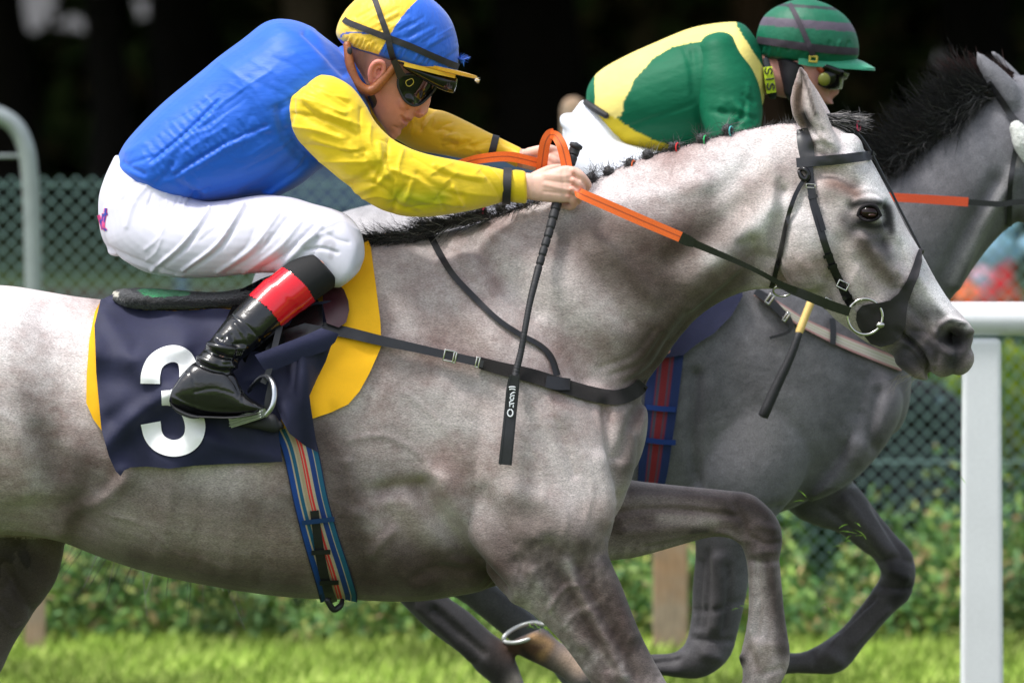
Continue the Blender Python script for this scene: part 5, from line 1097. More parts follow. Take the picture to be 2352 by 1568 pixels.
# near foreleg (folded back)
lf([(1800,700,1600,760,-.12,.08),(1840,900,1570,950,-.14,.10),(1860,1040,1560,1080,-.15,.10),(1830,1130,1575,1150,-.15,.09),(1775,1200,1592,1210,-.15,.078),(1735,1270,1597,1270,-.15,.068),(1718,1350,1590,1350,-.15,.06),(1705,1410,1588,1410,-.15,.052),(1694,1455,1583,1445,-.15,.048),
    (1682,1498,1574,1475,-.15,.046),(1655,1532,1562,1490,-.15,.044),(1612,1556,1545,1498,-.15,.04),(1560,1556,1530,1500,-.15,.034),(1510,1550,1505,1501,-.15,.032),(1440,1560,1440,1506,-.15,.032),(1385,1585,1395,1508,-.15,.036),(1335,1588,1358,1518,-.15,.036),(1292,1556,1332,1498,-.15,.03),(1246,1530,1296,1478,-.15,.034),(1195,1505,1272,1462,-.15,.042),(1162,1478,1250,1440,-.15,.050)], seg=26, n=2.1, cap0=.2, cap1=.02)
# far foreleg
lf([(1880,980,1720,1020,.11,.08),(1930,1050,1770,1120,.12,.08),(1952,1096,1820,1180,.13,.07),(1983,1132,1873,1207,.13,.062),(2018,1178,1928,1224,.13,.055),(2060,1230,1977,1262,.13,.048),(2092,1264,2006,1284,.13,.045),(2103,1300,2020,1308,.13,.045),(2101,1338,2022,1324,.13,.043),(2088,1375,2008,1346,.13,.038),
    (2058,1402,1990,1374,.13,.034),(2022,1440,1962,1408,.13,.032),(1984,1484,1930,1444,.13,.034),(1950,1528,1890,1474,.13,.038),(1915,1547,1862,1489,.13,.036),(1870,1547,1845,1496,.13,.032),(1820,1546,1815,1498,.13,.034),(1760,1556,1765,1485,.13,.045),(1730,1560,1740,1480,.13,.05)], seg=26, n=2.1, cap0=.2, cap1=.3)
# hind legs swinging forward under the belly
lf([(760,900,600,950,-.12,.10),(860,1150,690,1180,-.14,.09),(940,1270,800,1290,-.15,.07),(990,1330,885,1350,-.15,.055),(1032,1372,922,1385,-.15,.05),(1077,1404,972,1434,-.15,.044),(1122,1446,1022,1474,-.15,.04),(1158,1474,1066,1504,-.15,.042),(1180,1504,1094,1540,-.15,.042),(1193,1537,1118,1560,-.15,.036),(1210,1580,1150,1592,-.15,.033),(1240,1640,1170,1650,-.15,.045),(1260,1680,1170,1690,-.15,.05)], seg=24, cap0=.4, cap1=.3)
lf([(800,900,640,950,.12,.10),(960,1180,850,1210,.14,.08),(1060,1290,960,1330,.15,.055),(1120,1325,1046,1372,.15,.045),(1168,1365,1090,1404,.15,.04),(1215,1400,1140,1445,.15,.038),(1262,1450,1198,1490,.15,.036),(1320,1515,1252,1520,.15,.04),(1350,1560,1287,1565,.15,.036),(1390,1620,1330,1620,.15,.034),(1420,1690,1340,1690,.15,.045)], seg=24, cap0=.4, cap1=.3)
V, F = remesh(mb, .008); V = smooth(V, F, 8)
S = [([(1700,1380),(1640,1400),(1590,1400)],6,-.003), ([(1610,1290),(1606,1370),(1602,1440)],7,-.006), ([(1640,1280),(1640,1370),(1632,1440)],9,.006), ([(1670,1300),(1672,1380),(1662,1450)],7,-.006), ([(1590,1465),(1640,1470),(1680,1470)],6,-.005), ([(1620,1500),(1650,1510)],12,.006), ([(1560,1512),(1500,1520),(1440,1524)],6,-.006), ([(1560,1540),(1500,1540),(1450,1545)],6,.004),
 ([(2020,1290),(2060,1280),(2095,1290)],6,-.005), ([(2050,1310),(2080,1325)],10,.007), ([(2020,1345),(2060,1352),(2090,1350)],6,-.005), ([(2010,1370),(1970,1410),(1930,1450)],6,-.006), ([(2040,1400),(2000,1440),(1960,1480)],7,.005), ([(1990,1400),(1950,1440),(1915,1475)],4,.004), ([(1900,1500),(1930,1520)],12,.006), ([(1870,1500),(1876,1535)],7,-.005),
 ([(1600,860),(1592,1000),(1600,1110)],14,-.010), ([(1640,1150),(1720,1180),(1790,1175)],20,-.006), ([(1780,1178),(1860,1150),(1930,1105),(1985,1050)],16,-.004), ([(1940,1000),(1985,1030),(1975,1060)],16,.003), ([(2020,900),(2000,980),(2010,1030)],14,-.008), ([(1960,980),(1965,1040)],20,.006),
 ([(2330,400),(2250,520),(2190,650)],16,.010), ([(2290,420),(2220,540),(2150,680)],20,-.008), ([(2010,1160),(2050,1230),(2075,1270)],9,-.006), ([(1940,1150),(1990,1210),(2040,1270)],12,.006), ([(1900,1170),(1960,1220),(2010,1280)],8,-.005),
 ([(1625,1270),(1630,1350),(1620,1440)],10,-.005), ([(1655,1280),(1660,1360),(1650,1440)],12,.005), ([(1000,1400),(1060,1455),(1110,1500)],8,-.006), ([(960,1395),(1020,1450),(1080,1510)],9,.004), ([(1700,800),(1750,900),(1850,1000)],60,.006), ([(1640,700),(1700,900)],40,-.004)]
V = sculpt(V, F, S, ymax=Y2+.3, amp_f=lambda x: 1.7); V = smooth(V, F, 1); px, py = to_px(V)
C = np.tile(np.array(L(110,109,114)), (len(V), 1)); D2 = L(68,63,64)
def pt2(*a, **k): paint(C, V, *a, **k)
pt2([(700,520),(1000,480)],80,L(176,172,172),.8); pt2([(1700,700),(1800,850),(1750,1000)],110,L(128,124,125),.5); pt2([(1960,750),(2060,900)],60,L(84,80,82),.7); pt2([(2050,980),(1990,1060)],40,L(92,86,84),.5)
pt2([(2100,600),(2200,450)],90,L(96,94,96),.6); pt2([(2330,380),(2270,500),(2190,640)],16,L(150,148,146),.6); pt2([(2340,500),(2250,600),(2190,690)],18,L(60,56,58),.7)
pt2([(1640,1280),(1640,1440),(1600,1530),(1450,1530)],70,L(66,62,64),.9,mask=(px<1760)&(py>1200)); pt2([(1960,1150),(2080,1300),(1960,1460),(1850,1520)],90,D2,.95,mask=(py>1120)&(px>1790)); pt2([(2060,1310),(2085,1340),(2060,1370)],22,L(24,22,23),.9); pt2([(1950,1180),(2000,1260),(2010,1300)],9,L(120,116,118),.6,mask=(py>1120))
pt2([(920,1350),(1100,1500),(1200,1650)],120,L(48,45,46),.95,mask=(py>1290)&(px<1300)); pt2([(1190,1560),(1170,1600)],20,L(170,160,150),.8,mask=(py>1290)); pt2([(1060,1460),(1110,1500)],8,L(86,82,82),.6)
pt2([(1180,1480),(1230,1490)],42,L(84,56,40),.95,ylim=(1.2,1.45)); pt2([(1225,1462),(1262,1478),(1245,1505)],12,L(176,138,92),.8,ylim=(1.2,1.45)); pt2([(1300,1510),(1330,1530)],30,L(186,160,140),.9,ylim=(1.2,1.45)); pt2([(1200,1490),(1215,1510)],8,L(30,18,12),.8,ylim=(1.2,1.45)); pt2([(1370,1560),(1420,1560)],26,L(60,56,58),.9,ylim=(1.2,1.45))
mot = ynoise(px, py, 5, .6)+.6*ynoise(px+90, py, 2, 3)+.6*ynoise(px, py, 3, 7.0); k = np.clip(mot*.2, -.3, .3)[:, None]
C = np.where(k > 0, C*(1+.7*k), C*(1+1.0*k))
root2 = empty('racehorse', P(1400, 2190, Y2)); root2.location.z = 0; tag(root2, 'dark steel grey racehorse with a loose bushy black mane galloping on the far side', 'horse')
body2 = mk('body', V, F, COAT2, root2, C); B2 = bvh(V, F)
mb = MB()
for sgn in (1,):
    q = catmull([(1250,1433),(1226,1429),(1196,1436),(1170,1450),(1157,1464),(1163,1474),(1190,1474),(1222,1464),(1248,1452)], 4)
    tube(mb, [(x, y, Y2-.165-.03*sin((x-1157)/93*pi)*(1 if i > len(q)*.55 else -1), .0055) for i, (x, y) in enumerate(q)], 1, 8)
mb.build('horseshoe', mat('shoe_metal', col=(.62,.64,.62), rough=.4, metal=.6, attr=False), body2, col=False)
mb = MB()
MC = catmull([(1975,400),(2030,392),(2080,360),(2135,312),(2190,265),(2240,225),(2290,195)], 8)
def mp2(r):
    t = r.rand()*(len(MC)-1.001); i = int(t); p = MC[i]*(1-t+i)+MC[i+1]*(t-i); return P(p[0]+r.normal()*6, p[1]+8+r.normal()*6, Y2+r.uniform(-.05, .03))
KC = dict(wid=.0013, cols=((26,25,26),(44,42,43),(84,80,80)), cw=(.64,.29,.07))
clumps(mb, mp2, 190, 44, .095, lambda r, p: (-.85+r.normal()*.16, -.35+r.normal()*.2, .42+r.normal()*.2), curl=.3, seed=61, **KC)
clumps(mb, mp2, 110, 40, .08, lambda r, p: (-.45+r.normal()*.2, -.6, -.25+r.normal()*.25), curl=.35, seed=62, **KC)
mb.build('mane', HAIRM, body2)
mb = MB(); strands(mb, lambda r: P(2210+r.rand()*120, 165+r.rand()*20, Y2+r.uniform(-.05, .05)), 1100, .065, lambda r, p: (-.9+r.normal()*.2, -.1, .35+r.normal()*.15), curl=.3, wid=.0013, seed=64, cols=((66,38,36),(96,62,58),(40,30,30)), cw=(.5,.2,.3)); mb.build('forelock', HAIRM, body2)
mb = MB(); strands(mb, lambda r: P(565, 700+r.rand()*30, Y2+r.uniform(-.03, .03)), 350, .6, lambda r, p: (-.5, r.normal()*.1, -.8+r.normal()*.12), curl=.35, wid=.003, seed=65, seg=8, cols=((70,66,66),(120,116,114)), cw=(.6,.4)); mb.build('tail', HAIRM, body2)
# tack of the dark horse
g2 = empty('girth', P(1520, 1080, Y2-.28)); tag(g2, 'blue and red striped girth of the dark grey horse, seen behind the pale chest', 'girth')
K = 25; us = np.linspace(0, 1, K); NV2 = L(24,44,96)
bands2 = [(.28,NV2),(.34,L(120,40,60)),(.4,L(70,70,90)),(.62,L(130,30,40)),(.68,L(70,70,90)),(.74,L(120,40,60)),(1.01,NV2)]
G2 = np.array([next(c for u_, c in bands2 if u <= u_) for u in us])
mb = MB(); ribbon(mb, [(1535,770,80),(1528,840,78),(1518,930,76),(1508,1010,72),(1500,1078,68),(1494,1120,60)], B2, .006, .006, K=K, sub=6, C=G2); mb.build('web', WEB, g2)
for y in (938, 1014):
    mb = MB(); ribbon(mb, [(1484,y-4,12),(1515,y,12),(1552,y+2,12)], B2, .018, .005, K=3); mb.build('keeper', mat('blue_keeper'+str(y), col=L(20,56,130), rough=.7, attr=False), g2, col=False)
n2 = empty('number_cloth', P(1640, 740, Y2-.28)); tag(n2, 'dark navy cloth edge on the dark grey horse, below the pale throat', 'number cloth')
patch('cloth_panel', [(1300,560),(1560,640),(1700,640),(1706,680),(1680,725),(1640,765),(1600,790),(1570,815),(1480,830),(1300,840)], B2, .02, .006, NAVY, n2, step=16, C=L(28,32,66))
b2_ = empty('breast_girth', P(1900, 760, Y2-.2)); tag(b2_, 'pale pink edged breast girth across the dark grey shoulder under the pale muzzle', 'breast girth')
PK = L(190,170,166); K = 9; cc = np.array([L(168,128,126), L(168,128,126), L(196,190,180), L(170,166,140), L(196,190,184), L(176,168,150), L(196,190,180), L(172,130,128), L(172,130,128)])
mb = MB(); ribbon(mb, [(1735,672,16),(1790,705,20),(1840,738,22),(1900,768,25),(1950,790,27),(2000,810,28),(2050,830,28),(2075,840,26)], B2, .008, .005, K=K, C=cc); mb.build('band', WEB, b2_)
mb = MB(); ribbon(mb, [(1735,668,16),(1765,688,20),(1790,712,18),(1813,735,14),(1818,752,8),(1805,765,7),(1768,776,6)], B2, .016, .005, K=3); mb.build('strap', LEATH, b2_, col=False)
mb = MB(); ribbon(mb, [(1912,730,14),(1914,760,14),(1913,790,13)], B2, .016, .004, K=3); mb.build('strap', LEATH, b2_, col=False)
mb = MB(); frame_(mb, B2, 1768, 687, 10, 22, .6, .03, .003); mb.build('buckle', STEEL, b2_, col=False)
mb = MB(); frame_(mb, B2, 1806, 728, 6, 20, .6, .03, .003); mb.build('buckle', STEEL, b2_, col=False)
r2 = empty('bridle', P(2300, 400, Y2-.1)); tag(r2, 'bridle and orange gripped rein of the dark grey horse at the right edge', 'bridle')
mb = MB(); ribbon(mb, [(2000,450,20,Y2-.16),(2050,453,20,Y2-.17),(2120,457,20,Y2-.17),(2224,464,21,Y2-.165)], None, th=.006, K=5, C=np.array([L(214,78,34)]*5)); mb.build('orange_grip', ORANGE, r2)
mb = MB(); ribbon(mb, [(2222,464,13,Y2-.165),(2290,469,13,Y2-.15),(2400,476,12,Y2-.13),(2600,620,12,Y2-.1)], None, th=.005, K=3); mb.build('rein', LEATH, r2, col=False)
mb = MB(); ribbon(mb, [(2270,190,14),(2295,225,15),(2320,262,15),(2345,290,14)], B2, .008, .005, K=3); ribbon(mb, [(2345,290,12),(2330,360,12),(2320,430,12),(2318,520,12)], B2, .008, .004, K=3); mb.build('headpiece', LEATH, r2, col=False)
mb = MB(); loft(mb, [(2345,282,2320,300,Y2-.115,.02),(2365,300,2330,340,Y2-.12,.025),(2380,330,2350,372,Y2-.12,.02)], cap0=.8, cap1=.8); V, F = remesh(mb, .004); V = V+normals(V, F)*((np.random.RandomState(1).rand(len(V))-.5)*.003)[:, None]; mk('fleece_pad', V, F, FUZZ, r2, np.tile(np.array(L(230,232,225)), (len(V), 1)))
w2 = empty('whip', P(1850, 720, Y2-.3)); tag(w2, 'black whip with a pale yellow handle hanging against the dark grey shoulder', 'whip')
mb = MB(); tube(mb, [(1864,690,Y2-.30,.0095),(1850,725,Y2-.31,.0095),(1836,762,Y2-.32,.0095)], 3, 12); mb.build('handle', mat('yellow_handle', col=L(236,200,120), rough=.5, attr=False), w2, col=False)
mb = MB(); tube(mb, [(1837,760,Y2-.32,.0085),(1815,820,Y2-.33,.0105),(1782,890,Y2-.335,.0125),(1753,955,Y2-.34,.013)], 3, 12, cap=.3); mb.build('shaft', RUB, w2, col=False)
# ---- rider two
GRN = L(0,98,66); YEL = L(246,226,130)
j2 = empty('person', P(1500, 500, Y2)); tag(j2, 'crouching rider in dark green and yellow silks with striped green cap on the dark horse', 'person')
mb = MB()
lf([(1420,320,1370,260,0,.09),(1500,310,1430,190,0,.11),(1600,330,1540,110,0,.15),(1690,300,1640,85,0,.14),(1740,220,1720,110,0,.08),(1800,225,1765,120,0,.055),(1850,230,1795,110,0,.06)], cap1=.5)
lf([(1912,236,1880,236,0,.03),(1905,222,1840,232,0,.05),(1912,200,1800,200,0,.066),(1918,170,1788,150,0,.074),(1930,130,1785,100,0,.08),(1925,80,1800,50,0,.08)], cap0=.8, cap1=.5)
lf([(1925,185,1905,180,0,.012),(1928,212,1905,208,0,.016),(1915,224,1900,218,0,.015)], cap0=.6, cap1=.7)
for sg in (-1, 1):
    lf([(1450,360,1350,350,sg*.09,.06),(1530,390,1400,430,sg*.14,.06),(1620,440,1540,490,sg*.2,.05)], cap1=.5)
    lf([(1640,520,1570,500,sg*.23,.05),(1560,640,1490,620,sg*.28,.05),(1500,760,1440,740,sg*.31,.04),(1540,800,1460,800,sg*.34,.03)], cap1=.8)
    lf([(1690,140,1640,200,sg*.10,.045),(1725,250,1640,260,sg*.14,.045),(1740,350,1680,380,sg*.18,.045),(1850,400,1800,440,sg*.12,.035),(1900,425,1880,455,sg*.08,.025),(1940,432,1930,462,sg*.08,.025)], cap0=.7, cap1=.8)
V, F = remesh(mb, .006); V = smooth(V, F, 4); bod2 = mk('body', V, F, SKINM, j2, np.tile(np.array(L(206,146,130)), (len(V), 1)))
mb = MB()
lf([(1440,350,1346,232,0,.13),(1470,352,1350,200,0,.15),(1510,352,1375,165,0,.165),(1560,352,1430,132,0,.178),(1612,350,1500,100,0,.185),(1670,340,1590,64,0,.185),(1715,320,1672,51,0,.17),(1738,280,1706,55,0,.14),(1752,240,1730,80,0,.10),(1757,215,1742,100,0,.075)], n=2.15, cap0=.15, cap1=.1, seg=36)
V, F = remesh(mb, .0055); V = smooth(V, F, 5)
S = [([(1450,290),(1520,265),(1590,240)],4,-.003), ([(1566,100),(1585,160),(1590,220)],4,-.003), ([(1590,120),(1600,220),(1620,320)],10,-.006), ([(1400,330),(1440,300)],8,-.004)]
V = sculpt(V, F, S, ymax=Y2+.1); px, py = to_px(V); C = np.tile(np.array(GRN), (len(V), 1))
band_ = pldist(px, py, catmull([(1380,245),(1395,195),(1440,145),(1500,108),(1580,78),(1660,62),(1700,90),(1735,150),(1752,220)], 5))
arc = catmull([(1428,268),(1436,225),(1460,180),(1500,135),(1545,108),(1590,98),(1650,92),(1665,96),(1680,130),(1724,180),(1750,240)], 6)
up = py < np.interp(px, [1300,1428,1436,1460,1500,1545,1590,1650,1665,1680,1724,1750,1760], [300,268,225,180,135,108,98,92,96,130,180,240,260])
yel = up & (px > 1362+0*px); cap_g = (px > 1692) & (py < 60+(px-1692)*1.55) & (px > 1692)
C[yel] = YEL; C[cap_g] = L(0,100,70); C[(px < 1362) | ((py < 250) & (px < 1366))] = L(0,104,72)
low = (py > np.interp(px, [1380,1416,1450,1500,1560], [262,272,296,322,338])) & (px < 1620); C[low] = L(232,206,50)
jk2 = mk('jacket', V, F, mat('green_silk', rough=.6, var=.08, vscale=10, sheen=0, spec=.25, bump=.4, bscale=9, bdist=.015, stretch=(1, 1, 2), rot=(0, .5, 0)), j2, C)
for sg in (-1, 1):
    mb = MB(); lf([(1688,92,1600,120,sg*.11,.06),(1738,180,1594,180,sg*.135,.075),(1752,250,1604,250,sg*.16,.07),(1748,300,1625,310,sg*.19,.065),(1755,345,1660,370,sg*.21,.06),(1800,370,1735,425,sg*.17,.05),(1870,395,1840,448,sg*.11,.04),(1905,410,1895,455,sg*.09,.034)], seg=30, cap0=.7, cap1=.1)
    V, F = remesh(mb, .0055); V = smooth(V, F, 5); rj = np.random.RandomState(6)
    S = [([(1620+rj.rand()*100, 190+rj.rand()*90), (1680+rj.rand()*60, 230+rj.rand()*90)], 6, rj.choice([-.004, .003])) for i in range(14)]
    V = sculpt(V, F, S, ymax=Y2); mk('sleeve', V, F, jk2.data.materials[0], jk2, np.tile(np.array(GRN), (len(V), 1)))
mb = MB(); lf([(1450,300,1334,232,0,.12),(1450,345,1310,265,0,.15),(1450,390,1292,300,0,.16),(1440,430,1296,345,0,.15)], cap0=.2, cap1=.5)
for sg in (-1, 1): lf([(1440,330,1296,300,sg*.08,.09),(1520,350,1310,390,sg*.11,.1),(1600,380,1400,470,sg*.16,.09),(1660,420,1520,520,sg*.2,.08),(1670,500,1560,540,sg*.22,.07)], cap1=.8)
V, F = remesh(mb, .006); V = smooth(V, F, 5); mk('breeches', V, F, BREE, j2, np.tile(np.array(L(236,238,246)), (len(V), 1)))
mb = MB(); ribbon(mb, [(1350,228,16),(1385,250,16),(1410,268,14)], B2, K=3) if False else tube(mb, [(1346,236,Y2-.08,.008),(1366,250,Y2-.13,.009),(1392,266,Y2-.15,.008)], 3, 8); mb.build('belt', STRAPM, j2, col=False)
# collar with its label
mb = MB(); lf([(1768,230,1748,125,0,.085),(1785,226,1762,122,0,.078)], n=2, cap0=.02, cap1=.02); V, F = remesh(mb, .005); V = smooth(V, F, 3); CB2 = bvh(V, F); col2 = mk('collar', V, F, mat('dark_collar', rough=.8), j2, np.tile(np.array(L(26,34,40)), (len(V), 1)))
mb = MB(); ribbon(mb, [(1763,154,20,Y2-.083),(1767,180,22,Y2-.088),(1772,214,22,Y2-.086)], None, th=.003, K=3); mb.build('collar_label', mat('lime_label', col=L(196,220,30), rough=.6, attr=False), col2, col=False)
mb = MB(); yb = Y2-.094
def gl2(pts): tube(mb, [(x, y, yb, .0021) for x, y in pts], 3, 6)
def ess(x0, y0, w_, h_): return [(x0+(1-v)*w_, y0+u*h_) for u, v in ((1,.1),(.5,0),(0,.2),(.15,.42),(.5,.5),(.85,.58),(1,.8),(.5,1),(0,.9))]
gl2(ess(1757,158,16,12)); gl2([(1760,183),(1776,181)]); gl2(ess(1762,193,16,13)); mb.build('lettering', STRAPM, col2, col=False)
# helmet two
mb = MB(); lf([(1960,146,1740,124,0,.088),(1972,128,1736,104,0,.1),(1972,100,1738,78,0,.105),(1962,66,1750,44,0,.1),(1940,36,1772,22,0,.086),(1905,12,1805,6,0,.062),(1872,0,1830,-2,0,.03)], seg=48, sub=7, cap0=.15, cap1=.7)
V, F = remesh(mb, .0036); V = smooth(V, F, 4); rj = np.random.RandomState(2)
S = [([(1745+t*22, 112+rj.rand()*20), (1752+t*22, 96+rj.rand()*14)], 4, rj.choice([-.003, .003])) for t in range(10)]; V = sculpt(V, F, S); px, py = to_px(V); N = normals(V, F)
C = np.tile(np.array(L(6,102,72)), (len(V), 1)); q = py-(px-1850)*.075
C[(q > 46) & (q < 66)] = L(88,78,92); C[(q > 12) & (q < 19)] = L(40,52,52); C[(q > 118)] = L(10,104,72)
cap2 = mk('cap', V, F, mat('green_cap', rough=.55, var=.1, vscale=30, bump=.4, bscale=40, bdist=.005), j2, C); BH2 = bvh(V, F)
mb = MB(); ribbon(mb, [(1738,92,16),(1780,98,17),(1850,108,18),(1920,116,18),(1972,119,16)], BH2, .003, .004, K=5); ribbon(mb, [(1813,8,10),(1830,40,11),(1850,85,12),(1868,128,13)], BH2, .006, .003, K=3); mb.build('helmet_strap', mat('purple_black', col=L(58,50,60), rough=.7, attr=False), cap2, col=False)
mb = MB(); frame_(mb, BH2, 1868, 136, 16, 12, .1, .012, .0028); mb.build('buckle', GOLD, cap2, col=False)
mb = MB(); pk = []
for t in np.linspace(-1, 1, 21):
    a = t*1.25; Y = Y2+.095*sin(a); bx, by = 1958-(1-cos(a))*170, 138+(1-cos(a))*8; L_ = 52*max(0, cos(a*1.1))**.8
    pk.append([P(bx-8, by-9, Y), P(bx+L_*.5, by+L_*.15-4, Y), P(bx+L_, by+L_*.42-3, Y), P(bx+L_, by+L_*.42+3, Y), P(bx+L_*.5, by+L_*.15+5, Y), P(bx-8, by+4, Y)])
V2, F2 = rings(np.array([[list(p) for p in r] for r in pk])); mb.add(V2, F2, L(52,160,122)); mb.build('peak', CAPM, cap2)
# hood, goggles
mb = MB(); lf([(1830,235,1795,200,0,.070),(1850,200,1782,165,0,.080),(1868,165,1778,130,0,.085)], cap0=.5, cap1=.2); mb.build('hood', mat('dark_hood', col=L(36,34,40), rough=.6, attr=False, bump=.4, bscale=40), j2, col=False)
mb = MB(); lf([(1900,150,1862,148,0,.084),(1902,162,1868,160,0,.084),(1904,172,1884,174,0,.078)], n=2.4); mb.build('orange_band', mat('orange_strap', col=L(176,84,44), rough=.6, attr=False), j2, col=False)
mb = MB(); loft(mb, [(1900,158,1880,196,Y2-.078,.014),(1922,158,1902,206,Y2-.066,.02),(1936,168,1926,206,Y2-.04,.022),(1940,172,1934,204,Y2,.02),(1936,168,1926,206,Y2+.04,.022)], cap0=.5, cap1=.5); gg = mb.build('goggles', LENS, j2, col=False)
mb = MB(); ball(mb, P(1893, 183, Y2-.100), (.015,.006,.016), 18); mb.build('goggle_button', mat('lime_button', col=L(104,106,28), rough=.4, attr=False), gg, col=False)
mb = MB(); loft(mb, [(1900,148,1890,158,Y2-.09,.008),(1935,160,1925,178,Y2-.07,.012),(1950,168,1942,184,Y2-.04,.01)], cap0=.4, cap1=.4); mb.build('spare_goggles', LENS, gg, col=False)
# saddle hint of horse two
s2 = empty('saddle', P(1480, 560, Y2)); tag(s2, 'black saddle under the rider in dark green, hidden behind the pale neck', 'saddle')
mb = MB(); lf([(1200,450,1205,520,0,.13),(1350,425,1355,520,0,.16),(1500,420,1500,520,0,.17),(1620,400,1620,500,0,.14)], cap0=.5, cap1=.5); mb.build('seat', LEATHB, s2, col=False)
mb = MB(); patch('flap', [(1400,500),(1620,490),(1640,600),(1600,700),(1480,700),(1420,620)], B2, .028, .008, LEATHB, s2, step=18)
# ================================================================== GROUND AND BACKGROUND
def gz(Y):   # ground height
    return np.interp(Y, [-40, 0, 4, 10, 40, 60, 120, 900], [0, 0, .04, .18, .80, 1.1, 1.5, 1.6])
GRASSM = mat('turf', col=L(104,132,52), rough=.9, var=.25, vscale=2.5, fine=.3, fscale=60, bump=.6, bscale=120, bdist=.02, attr=True, stretch=(.35, 1, 1))
MEADM = mat('rough_meadow', col=L(56,80,34), two=L(76,92,44), twoscale=.9, rough=.95, var=.3, vscale=5, fine=.3, fscale=50, attr=False)
ys = np.concatenate([np.linspace(-60, 12, 60), np.linspace(13, 130, 60), np.array([200, 400, 900])]); xs = np.concatenate([[-600, -200, -60], np.linspace(-30, 30, 61), [60, 200, 600]])
X, Y = np.meshgrid(xs, ys); Z = gz(Y)+.015*np.sin(X*1.7)*np.cos(Y*1.3)*(np.abs(X) < 40)
V = np.stack([X, Y, Z], -1).reshape(-1, 3); nx_ = len(xs); F = np.array([(i*nx_+j, i*nx_+j+1, (i+1)*nx_+j+1, (i+1)*nx_+j) for i in range(len(ys)-1) for j in range(nx_-1)])
g = mk('ground', V, F, MEADM); g['kind'] = 'structure'
TG = Y[:59]; TC = np.where(((TG > -6) & (TG < 5.4))[..., None], np.array([.42, .40, .55]), np.array([1., 1, 1])).reshape(-1, 3)  # unseen lane under the horses, darkened to cut green bounce on the bellies
V = np.stack([X, Y, Z+.004], -1)[:59].reshape(-1, 3); F = F[:58*(nx_-1)]; g = mk('race_track', V, F, GRASSM, None, TC); g['kind'] = 'structure'
# road beyond the fence
xs2 = np.linspace(-30, 30, 61); Vr = []; 
for x in xs2: 
    for y in (15.2, 19.0): Vr.append((x, y+.3*sin(x*.2), gz(y)+.03))
g = mk('road', np.array(Vr), np.array([(2*i, 2*i+2, 2*i+3, 2*i+1) for i in range(60)]), mat('pale_road', col=L(172,160,156), rough=.95, var=.15, vscale=3, fine=.15, fscale=100, attr=False)); g['kind'] = 'structure'
# turf blades
def blades(name, n, x0, x1, y0, y1, h, cols, label, seed, m, cat='grass', wid=.004):
    r = np.random.RandomState(seed); x = r.uniform(x0, x1, n); y = r.uniform(y0, y1, n); z = gz(y); hh = h*(.5+r.rand(n))
    a = r.rand(n)*2*pi; lx, ly = np.cos(a)*hh*.5, np.sin(a)*hh*.5; w_ = wid*(.6+.8*r.rand(n)); b = a+pi/2; bx, by = np.cos(b)*w_, np.sin(b)*w_
    V = np.stack([np.stack([x-bx, y-by, z], -1), np.stack([x+bx, y+by, z], -1), np.stack([x+lx*.4+bx*.7, y+ly*.4+by*.7, z+hh*.6], -1), np.stack([x+lx, y+ly, z+hh], -1)], 1).reshape(-1, 3)
    F = np.arange(4*n).reshape(-1, 4); ci = r.choice(len(cols), n); C = np.repeat(np.array([L(*c) for c in cols])[ci]*(.75+.5*r.rand(n))[:, None], 4, 0)
    patchy = (.8+.25*np.sin(x*3.1+y*2)+.15*np.sin(x*7.3-y*5)); C = C*np.repeat(patchy, 4)[:, None]
    o = mk(name, V, F, m, None, C, smooth=False); tag(o, label, cat, None, 'stuff'); return o
BLM = mat('grass_blade', rough=.7, attr=True, spec=.2)
blades('grass', 120000, -4.8, 4.8, 5.4, 10.4, .05, [(158,184,78),(140,168,68),(174,192,98),(150,172,78)], 'short bright green turf of the race track', 1, BLM)
blades('grass', 60000, -4, 4, -1.2, 5.4, .05, [(84,96,52),(74,88,46),(96,100,60)], 'short turf under the galloping horses, darkened to cut bounce light', 2, BLM)  # blades of the unseen lane, kept dark to weaken the bounce
# undergrowth along the fence
LEAFM = mat('leaf', rough=.6, attr=True, spec=.3)
r = np.random.RandomState(5); n = 125000; x = r.uniform(-5, 5, n); y = r.uniform(9.3, 11.2, n)
top = np.where((x > .95) & (x < 1.5), .24, .38)+.10*np.sin(x*1.9+.6)+.10*np.sin(x*4.7+1)+.08*np.sin(x*11)+.07*np.sin(x*23+1); top = np.where((x > -.5) & (x < 1.0), top*.8, top); top = top*(1-.45*(np.abs(y-10.0)/1.0))
z = gz(y)+np.maximum(top, .06)*r.rand(n)**.85*(1+.5*(r.rand(n) < .12))
cols = np.array([L(88,122,62), L(118,142,70), L(66,98,56), L(150,156,88), L(140,122,84), L(96,130,78)])[r.choice(6, n, p=[.3,.22,.2,.1,.08,.1])]*(1.25+.45*r.rand(n))[:, None]
clump = (.85+.25*np.sin(x*5+y*7)+.2*np.sin(x*13-y*3)+.12*np.sin(x*31+y*17)); cols *= clump[:, None]
Vl, Fl, Cl = leafmesh(n, np.stack([x, y, z], 1), .021, cols, 6); o = mk('undergrowth', Vl, Fl, LEAFM, None, Cl, smooth=False); tag(o, 'leafy green weeds and nettles growing along the foot of the fence', 'undergrowth', None, 'stuff')
